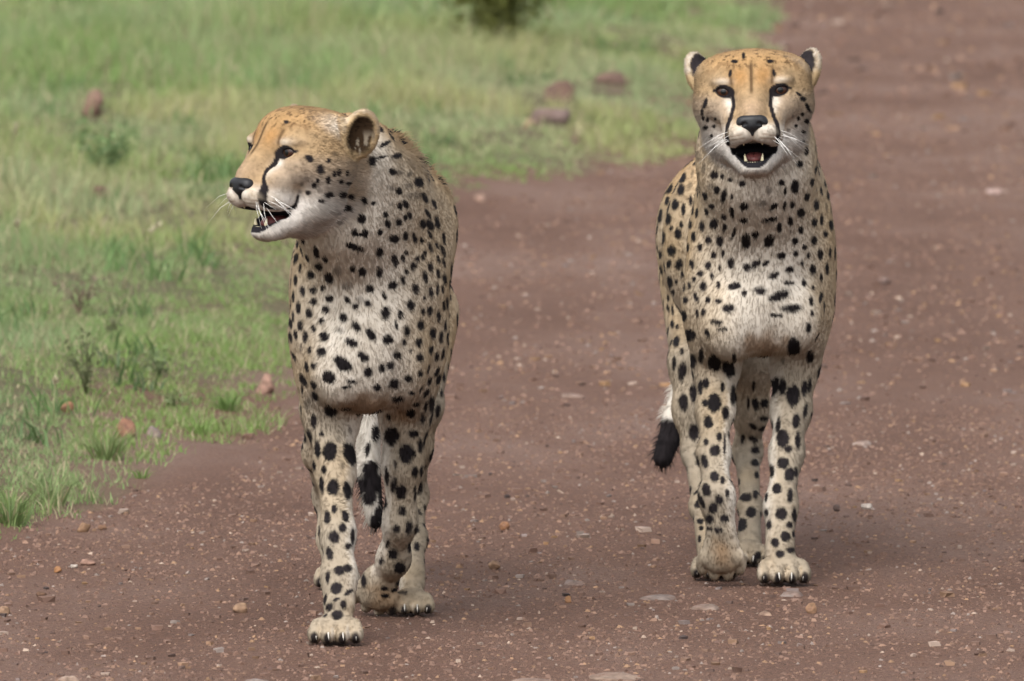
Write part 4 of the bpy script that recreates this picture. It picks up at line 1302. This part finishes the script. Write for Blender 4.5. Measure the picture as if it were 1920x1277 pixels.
for k, (px, py, w, h, col, flat, label) in enumerate(STONES):
    p = G(px, py)
    sc = p[1] / FPX
    on_bank = p[0] < edge_x(p[1])
    if on_bank:
        z0 = float(verge_z(np.array([p[0]]), np.array([p[1]]))[0])
        for _ in range(3):
            p = G(px, py, z0)
            z0 = float(verge_z(np.array([p[0]]), np.array([p[1]]))[0])
    else:
        z0 = -0.002
    sx = w * sc
    if flat:
        sy, sz = max(h * sc / 0.09 * 0.75, sx * 0.6), 0.022
        sy = min(sy, sx * 1.6)
    else:
        sz = h * sc * (1.25 if not on_bank else 1.6)
        sy = sx * 0.9
    y = p[1] + sy * 0.4
    if on_bank:
        BANK_STONES.append((p[0], p[1], sx))
    link('stone', rock_mesh('stone', (sx, sy, sz), col, 100 + k, 0.2, flat), None, (p[0], y, z0 - (0.0085 if flat else 0.12 * sz)),
         label=label, category='stone', group='loose stones on the road and verge')

# ------------------------------------------------------------------ gravel: uncountable
def gravel(n, y0, y1, smin, smax, seed, pw=2.6):
    r = np.random.default_rng(seed)
    y = r.uniform(y0, y1, n)
    d = r.uniform(-0.25, 3.6, n)
    x = edge_x(y) + d
    cl = vnoise(np.stack([x * 1.4, y * 0.7, 0 * x], 1), 91)
    keep = r.uniform(size=n) < np.clip(0.62 + 0.55 * cl, 0.15, 1)
    x, y = x[keep], y[keep]
    n = len(x)
    s = smin + (smax - smin) * r.uniform(size=n) ** pw
    cube = np.array([(a, b, c) for a in (-1, 1) for b in (-1, 1) for c in (-1, 1)], float)
    q = np.array([(0, 1, 3, 2), (4, 6, 7, 5), (0, 4, 5, 1), (2, 3, 7, 6), (0, 2, 6, 4), (1, 5, 7, 3)])
    V = cube[None] * (1 + r.uniform(-0.42, 0.25, (n, 8, 3)))
    V *= np.stack([s * r.uniform(0.7, 1.3, n), s * r.uniform(0.7, 1.3, n), s * r.uniform(0.35, 0.75, n)], 1)[:, None] * 0.5
    a = r.uniform(0, 6.28, n)
    ca, sa = np.cos(a)[:, None], np.sin(a)[:, None]
    X = V[:, :, 0] * ca - V[:, :, 1] * sa
    Yv = V[:, :, 0] * sa + V[:, :, 1] * ca
    V = np.stack([X + x[:, None], Yv + y[:, None], V[:, :, 2] + (road_z(x, y) + 0.14 * s)[:, None]], 2)
    pal = np.array([(0.195, 0.122, 0.094), (0.168, 0.102, 0.078), (0.225, 0.14, 0.102), (0.26, 0.16, 0.105), (0.30, 0.18, 0.10), (0.13, 0.085, 0.07), (0.25, 0.20, 0.175), (0.34, 0.255, 0.205), (0.075, 0.055, 0.05), (0.21, 0.165, 0.15)])
    pr = np.array([0.27, 0.2, 0.19, 0.10, 0.045, 0.06, 0.045, 0.04, 0.02, 0.03])
    c = pal[r.choice(len(pal), n, p=pr / pr.sum())] * r.uniform(0.55, 0.95, (n, 1))
    return V.reshape(-1, 3), (np.arange(n)[:, None, None] * 8 + q[None]).reshape(-1, 4), np.repeat(c, 8, 0)

def grains(n, y0, y1, smin, smax, seed, pw=2.0):
    """small lumps of grit, each a crooked little pyramid"""
    r = np.random.default_rng(seed)
    y = y0 + (y1 - y0) * r.uniform(size=n)
    x = edge_x(y) + r.uniform(-0.3, 2.9, n)
    cl = vnoise(np.stack([x * 1.7, y * 0.8, 0 * x], 1), 93)
    keep = r.uniform(size=n) < np.clip(0.72 + 0.38 * cl, 0.25, 1)
    x, y = x[keep], y[keep]
    n = len(x)
    s = smin + (smax - smin) * r.uniform(size=n) ** pw
    base = np.array([(-1, -0.9, 0), (1, -0.9, 0), (1, 0.9, 0), (-1, 0.9, 0), (-0.55, 0, 1), (0.55, 0, 1)], float)
    V = base[None] + r.uniform(-0.38, 0.38, (n, 6, 3)) * np.array((1, 1, 0.6))
    V *= np.stack([s * 0.5 * r.uniform(0.7, 1.4, n), s * 0.5 * r.uniform(0.7, 1.4, n), s * r.uniform(0.35, 0.7, n)], 1)[:, None]
    a = r.uniform(0, 6.28, n)
    ca, sa = np.cos(a)[:, None], np.sin(a)[:, None]
    V = np.stack([V[:, :, 0] * ca - V[:, :, 1] * sa + x[:, None], V[:, :, 0] * sa + V[:, :, 1] * ca + y[:, None], V[:, :, 2] + (road_z(x, y) - 0.0007)[:, None]], 2)
    q = np.array([(0, 1, 5), (0, 5, 4), (1, 2, 5), (2, 3, 4), (2, 4, 5), (3, 0, 4)])
    pal = np.array([(0.205, 0.128, 0.098), (0.165, 0.098, 0.073), (0.25, 0.155, 0.112), (0.30, 0.185, 0.115), (0.13, 0.082, 0.066), (0.27, 0.215, 0.185), (0.36, 0.27, 0.21)])
    pr = np.array([0.36, 0.30, 0.14, 0.05, 0.10, 0.03, 0.02])
    c = pal[r.choice(len(pal), n, p=pr / pr.sum())] * r.uniform(0.55, 0.9, (n, 1))
    return V.reshape(-1, 3), (np.arange(n)[:, None, None] * 6 + q[None]).reshape(-1, 3), np.repeat(c, 6, 0)

parts = [gravel(5000, 16.0, 23.0, 0.005, 0.012, 1, 2.2), gravel(1300, 16.0, 25, 0.009, 0.022, 2, 3.5), gravel(3500, 23.0, 34, 0.006, 0.018, 3), gravel(2600, 34, 60, 0.010, 0.04, 4, 3.2)]
fine = [grains(84000, 16.4, 23.2, 0.003, 0.0085, 5, 2.4), grains(24000, 23.2, 36, 0.005, 0.014, 6, 2.4), grains(8000, 36, 62, 0.010, 0.028, 7, 2.6)]
V, Q, cc, n = [], [], [], 0
for v, q, c in parts:
    V.append(v)
    Q.append(q + n)
    cc.append(c)
    n += len(v)
GT2 = []
for v, t, c in fine:
    V.append(v)
    GT2.append(t + n)
    cc.append(c)
    n += len(v)
link('gravel', make_mesh('gravel', np.concatenate(V), [np.concatenate(Q), np.concatenate(GT2)], attr_mat('gravel_grit', 0.95, 0.15), np.concatenate(cc), smooth=False), kind='stuff',
     label='loose reddish brown gravel strewn over the dirt road', category='gravel')

# ------------------------------------------------------------------ grass: uncountable
M_GRASS = attr_mat('grass_blade', 0.55, 0.3, translucent=0.45)

def blades(x, y, z, h, w, az, bend, col, r, simple=False):
    n = len(x)
    d = np.stack([np.cos(az), np.sin(az), 0 * az], 1)
    up = np.array((0, 0, 1.0))
    root = np.stack([x, y, z - 0.004], 1)
    sd = r.uniform(0, 6.28, n)
    side = np.stack([np.cos(sd), np.sin(sd) * 0.5, 0 * sd], 1) * w[:, None] * 0.5
    hm = h[:, None]
    mid = root + up * hm * 0.55 + d * (bend * h * 0.28)[:, None]
    tip = mid + up * (hm * (0.45 - 0.3 * np.clip(bend - 0.6, 0, 1)[:, None])) + d * (bend * h * 0.62)[:, None]
    if simple:
        VV = np.stack([root - side, root + side, tip], 1)
        return VV.reshape(-1, 3), np.zeros((0, 4), int), np.arange(n)[:, None] * 3 + np.array([[0, 1, 2]]), np.repeat(col[:, None], 3, 1).reshape(-1, 3)
    VV = np.stack([root - side, root + side, mid - side * 0.8, mid + side * 0.8, tip], 1)
    i = np.arange(n)[:, None] * 5
    c = np.repeat(col[:, None], 5, 1)
    return VV.reshape(-1, 3), i + np.array([[0, 1, 3, 2]]), i + np.array([[2, 3, 4]]), c.reshape(-1, 3)

def grass_colour(x, y, r, straw=0.1):
    n = len(x)
    p = np.stack([x * 0.9, y * 0.35, 0 * x], 1)
    a = 0.5 + 0.95 * vnoise(p * 1.3, 71) + 0.3 * vnoise(p * 6, 73)
    b = 0.5 + 0.95 * vnoise(p * 3.1, 72)
    g1, g2, g3 = np.array((0.185, 0.275, 0.078)), np.array((0.335, 0.340, 0.150)), np.array((0.235, 0.300, 0.165))
    c = g1 + (g2 - g1) * np.clip(a, 0, 1)[:, None]
    c = c + (g3 - c) * 0.6 * np.clip(b, 0, 1)[:, None]
    s = r.uniform(size=n) < straw
    c[s] = np.array((0.36, 0.31, 0.19)) * r.uniform(0.7, 1.2, (s.sum(), 1))
    return c * r.uniform(0.72, 1.28, (n, 1))

def tufts(n, y0, y1, d0, d1, seed):
    r = np.random.default_rng(seed)
    y = r.uniform(y0, y1, n)
    d = d0 + (d1 - d0) * r.uniform(size=n)
    x = edge_x(y) - d
    nz = vnoise(np.stack([x * 2.4, y * 1.2, 0 * x], 1), 81) + 0.5 * vnoise(np.stack([x * 7, y * 3.5, 0 * x], 1), 82)
    keep = r.uniform(size=n) < np.clip(ss(-0.10, 0.16, d + 0.12 * nz) * (1.05 + 0.38 * nz), 0.0, 1)
    for (bx, by, bw) in BANK_STONES:      # trodden ground in front of the bigger stones
        keep &= ~((np.abs(x - bx) < 0.55 * bw) & (y - by < bw) & (by - y < (0.5 if by > 26 else 0.06)))
    return x[keep], y[keep], d[keep], nz[keep], r

GV, GQ, GT, GC, gn = [], [], [], [], 0
def add_blades(t):
    global gn
    v, q, tr, c = t
    GV.append(v)
    GQ.append(q + gn)
    GT.append(tr + gn)
    GC.append(c)
    gn += len(v)

def field(n, y0, y1, d0, d1, seed, per, hs, ws, straw, tall, simple=False):
    x, y, d, nz, r = tufts(n, y0, y1, d0, d1, seed)
    th = np.clip(ss(0.15, 1.1, d) * 0.7 + 0.55 * nz, 0, 1.5)
    k = per
    X = np.repeat(x, k) + r.normal(size=len(x) * k) * 0.016
    Y = np.repeat(y, k) + r.normal(size=len(x) * k) * 0.022
    T = np.repeat(th, k)
    h = (hs[0] + (hs[1] - hs[0]) * T * tall) * r.uniform(0.45, 1.25, len(X))
    w = r.uniform(ws[0], ws[1], len(X))
    az = r.uniform(0, 6.28, len(X))
    bend = r.uniform(0.15, 1.15, len(X))
    add_blades(blades(X, Y, verge_z(X, Y), h, w, az, bend, grass_colour(X, Y, r, straw), r, simple))

field(5000, 17.5, 27, -0.12, 1.3, 201, 14, (0.022, 0.09), (0.0015, 0.0034), 0.22, 1.0)
field(9000, 17.5, 30, -0.12, 1.8, 211, 13, (0.014, 0.035), (0.003, 0.006), 0.18, 1.0, True)
field(2200, 17.5, 27, 1.2, 4.0, 202, 8, (0.03, 0.16), (0.002, 0.004), 0.12, 1.0)
field(4600, 27, 38, -0.12, 2.6, 203, 10, (0.022, 0.12), (0.003, 0.005), 0.2, 1.0)
field(9000, 30, 46, -0.12, 3.0, 212, 13, (0.02, 0.045), (0.006, 0.011), 0.16, 1.0, True)
field(9000, 38, 64, -0.10, 4.0, 204, 12, (0.03, 0.15), (0.006, 0.011), 0.13, 1.0, True)
field(3000, 27, 64, 2.6, 8.0, 205, 8, (0.05, 0.16), (0.006, 0.010), 0.14, 1.0, True)
# leafier clumps between
x, y, d, nz, r = tufts(800, 17.5, 56, 0.25, 4.0, 213)
k = 22
X, Y = np.repeat(x, k) + r.normal(size=len(x) * k) * 0.03, np.repeat(y, k) + r.normal(size=len(x) * k) * 0.045
cl = np.repeat(r.uniform(0.5, 1.1, len(x)), k)
add_blades(blades(X, Y, verge_z(X, Y), r.uniform(0.03, 0.11, len(X)) * cl, r.uniform(0.004, 0.009, len(X)), r.uniform(0, 6.28, len(X)), r.uniform(0.3, 1.3, len(X)), np.array((0.13, 0.215, 0.075)) * (cl * r.uniform(0.7, 1.3, len(X)))[:, None], r))
# long thin stems standing above the turf
x, y, d, nz, r = tufts(2600, 18, 50, 0.35, 4.0, 206)
add_blades(blades(x, y, verge_z(x, y), r.uniform(0.10, 0.30, len(x)), r.uniform(0.0012, 0.0026, len(x)), r.uniform(0, 6.28, len(x)), r.uniform(0.05, 0.6, len(x)), grass_colour(x, y, r, 0.5), r))
# dry litter lying along the road edge
x, y, d, nz, r = tufts(700, 18, 30, -0.14, 0.3, 207)
add_blades(blades(x, y, verge_z(x, y) + 0.004, r.uniform(0.01, 0.025, len(x)), r.uniform(0.002, 0.004, len(x)), r.uniform(0, 6.28, len(x)), r.uniform(1.5, 4.0, len(x)), np.array((0.34, 0.27, 0.17)) * r.uniform(0.6, 1.1, (len(x), 1)), r))
# the far side of the road
r = np.random.default_rng(221)
y = r.uniform(14, 60, 9000)
x = edge_x(y) + 4.5 + r.uniform(0, 1, 9000) ** 1.5 * 6
add_blades(blades(x, y, np.full(9000, 0.012), r.uniform(0.04, 0.14, 9000), r.uniform(0.005, 0.011, 9000), r.uniform(0, 6.28, 9000), r.uniform(0.2, 1.2, 9000), grass_colour(x, y, r, 0.2), r, True))
link('grass', make_mesh('grass', np.concatenate(GV), [np.concatenate(GQ), np.concatenate(GT)], M_GRASS, np.concatenate(GC)), kind='stuff',
     label='short green and straw coloured grass covering the bank beside the road', category='grass')

# ------------------------------------------------------------------ plants one can pick out
M_LEAF = attr_mat('herb_leaf', 0.6, 0.25, translucent=0.3)
def bank_point(px, py):
    z0 = 0.03
    for _ in range(4):
        p = G(px, py, z0)
        z0 = float(verge_z(np.array([p[0]]), np.array([p[1]]))[0]) if p[0] < edge_x(p[1]) else 0.0
    return np.array((p[0], p[1], z0))

def leaf_cloud(pos, nrm_bias, size, col, r):
    """diamond leaves at points"""
    n = len(pos)
    a = norm(r.normal(size=(n, 3)) + nrm_bias)
    b = norm(np.cross(a, r.normal(size=(n, 3))))
    L = (size * r.uniform(0.6, 1.3, n))[:, None]
    fold = np.cross(a, b)
    V = np.stack([pos, pos + a * L * 0.45 + b * L * 0.22, pos + a * L, pos + a * L * 0.45 - b * L * 0.22], 1)
    V[:, 2] += fold * L * 0.1
    q = np.arange(n)[:, None] * 4 + np.array([[0, 1, 2, 3]])
    c = np.repeat((np.asarray(col) * r.uniform(0.65, 1.3, (n, 1)))[:, None], 4, 1).reshape(-1, 3)
    return V.reshape(-1, 3), q, c

def herb(px, py, h, spread, nstem, nleaf, size, col, label, seed, name='weed_plant', cat='weed', group=None):
    r = np.random.default_rng(seed)
    base = bank_point(px, py)
    root = bpy.data.objects.new(name, None)
    C.objects.link(root)
    root.location = base
    root['label'] = label
    root['category'] = cat
    if group:
        root['group'] = group
    st, lp = [], []
    for i in range(nstem):
        a = r.uniform(0, 6.28)
        o = np.array((math.cos(a), math.sin(a), 0)) * spread * r.uniform(0.3, 1)
        hh = h * r.uniform(0.65, 1.05)
        pts = [np.zeros(3), o * 0.3 + (0, 0, hh * 0.4), o * 0.75 + (0, 0, hh * 0.75), o + (0, 0, hh)]
        st.append(tube(pts, [0.0012 + 0.005 * h, 0.0010 + 0.004 * h, 0.0007 + 0.002 * h, 0.0004], 5))
        m = max(2, nleaf // nstem)
        t = r.uniform(0.2, 1.0, m)
        pp = np.array([[np.interp(v, (0, .4, .75, 1), [q[c] for q in pts]) for c in range(3)] for v in t])
        lp.append(pp + r.normal(size=pp.shape) * spread * 0.16)
    v, pl = join_tubes(st)
    link('stem', make_mesh('stem', v, pl, M_LEAF, np.tile(np.asarray(col) * 0.8, (len(v), 1))), root)
    v, q, c = leaf_cloud(np.concatenate(lp), np.array((0, 0, 0.5)), size, col, r)
    link('foliage', make_mesh('foliage', v, [q], M_LEAF, c), root, kind='stuff')

herb(940, 92, 0.70, 0.42, 34, 4800, 0.032, (0.115, 0.125, 0.030), 'dark olive leafy bush standing in the far grass above the mauve boulder', 301, 'bush', 'bush')
W = 'broad leaved weeds in the grass'
herb(162, 735, 0.13, 0.05, 7, 120, 0.016, (0.13, 0.15, 0.07), 'dark leafy weed with a bare dark stalk in the grass', 302, group=W)
herb(208, 640, 0.08, 0.035, 5, 70, 0.014, (0.13, 0.14, 0.07), 'small dark pointed weed poking out of the grass above the stalked weed', 303, group=W)
herb(300, 700, 0.06, 0.05, 7, 90, 0.014, (0.14, 0.18, 0.08), 'low dark spreading weed in the middle of the verge', 304, group=W)
herb(330, 768, 0.045, 0.055, 8, 90, 0.013, (0.15, 0.19, 0.08), 'ground hugging weed at the dirt edge beyond the grey stone', 305, group=W)
herb(150, 590, 0.10, 0.06, 8, 120, 0.015, (0.17, 0.13, 0.09), 'brownish withered weed in the tall grass', 306, group=W)
herb(190, 330, 0.15, 0.13, 12, 260, 0.026, (0.12, 0.18, 0.07), 'dark green bushy weed beside the dark red rock', 307, group=W)

def tuft_thing(px, py, n, h, spread, col, straw, label, seed):
    r = np.random.default_rng(seed)
    b = bank_point(px, py)
    az = r.uniform(0, 6.28, n)
    x, y = np.cos(az) * spread * 0.25 * r.uniform(0, 1, n), np.sin(az) * spread * 0.25 * r.uniform(0, 1, n)
    c = np.asarray(col) * r.uniform(0.7, 1.3, (n, 1))
    s = r.uniform(size=n) < straw
    c[s] = np.array((0.36, 0.31, 0.18))
    v, q, t, cc = blades(x, y, np.zeros(n), h * r.uniform(0.5, 1.2, n), r.uniform(0.002, 0.0036, n), az, r.uniform(0.4, 1.5, n), c, r)
    link('grass_tuft', make_mesh('grass_tuft', v, [q, t], M_GRASS, cc), None, b, label=label, category='grass tuft', group='grass tufts along the road edge')
tuft_thing(200, 862, 130, 0.075, 0.10, (0.17, 0.23, 0.085), 0.15, 'spiky grass tuft with one straw blade in front of the reddish brown stone', 401)
tuft_thing(425, 772, 110, 0.055, 0.09, (0.15, 0.24, 0.07), 0.08, 'fresh green grass tuft behind the dark brown angular stone', 402)
tuft_thing(375, 815, 90, 0.035, 0.09, (0.17, 0.26, 0.07), 0.06, 'low bright green grass tuft reaching onto the dirt', 403)
tuft_thing(95, 950, 120, 0.075, 0.10, (0.17, 0.23, 0.09), 0.2, 'pale bent grass tuft hanging over the dirt above the ochre stone', 404)
tuft_thing(20, 985, 120, 0.08, 0.10, (0.13, 0.19, 0.065), 0.12, 'dark green grass tuft at the corner where the verge meets the dirt', 405)
tuft_thing(265, 898, 40, 0.03, 0.06, (0.16, 0.24, 0.07), 0.1, 'tiny sparse grass tuft alone on the dirt', 406)

def stalk(px, py, h, lean, label, seed):
    r = np.random.default_rng(seed)
    b = bank_point(px, py)
    root = bpy.data.objects.new('grass_stalk', None)
    C.objects.link(root)
    root.location = b
    root['label'] = label
    root['category'] = 'grass stalk'
    root['group'] = 'tall dry grass stalks'
    pts = [np.zeros(3), np.array((lean * 0.3, 0, h * 0.5)), np.array((lean * 0.8, 0.01, h * 0.9)), np.array((lean, 0.01, h))]
    v, q, t = tube(pts, [0.0016, 0.0013, 0.001, 0.0008], 5)
    col = np.array((0.33, 0.30, 0.17))
    link('stem', make_mesh('stalk', v, [q, t], M_LEAF, np.tile(col, (len(v), 1))), root)
    lp = np.array([pts[2] * (1 - s) + pts[3] * s for s in r.uniform(-0.2, 1, 40)])
    v, q, c = leaf_cloud(lp, np.array((0, 0, 2.0)), 0.012, (0.42, 0.38, 0.26), r)
    link('seed_head', make_mesh('seed_head', v, [q], M_LEAF, c), root)
stalk(12, 400, 0.22, 0.03, 'tall dry grass stalk with a pale seed head rising above the grass', 501)
stalk(40, 520, 0.13, -0.01, 'short dry stalk with a fluffy whitish seed head', 502)
stalk(100, 790, 0.085, 0.004, 'small stalk with a white tip beside the bare patch', 503)
stalk(228, 545, 0.16, 0.09, 'long dry stalk leaning far over towards the road', 504)
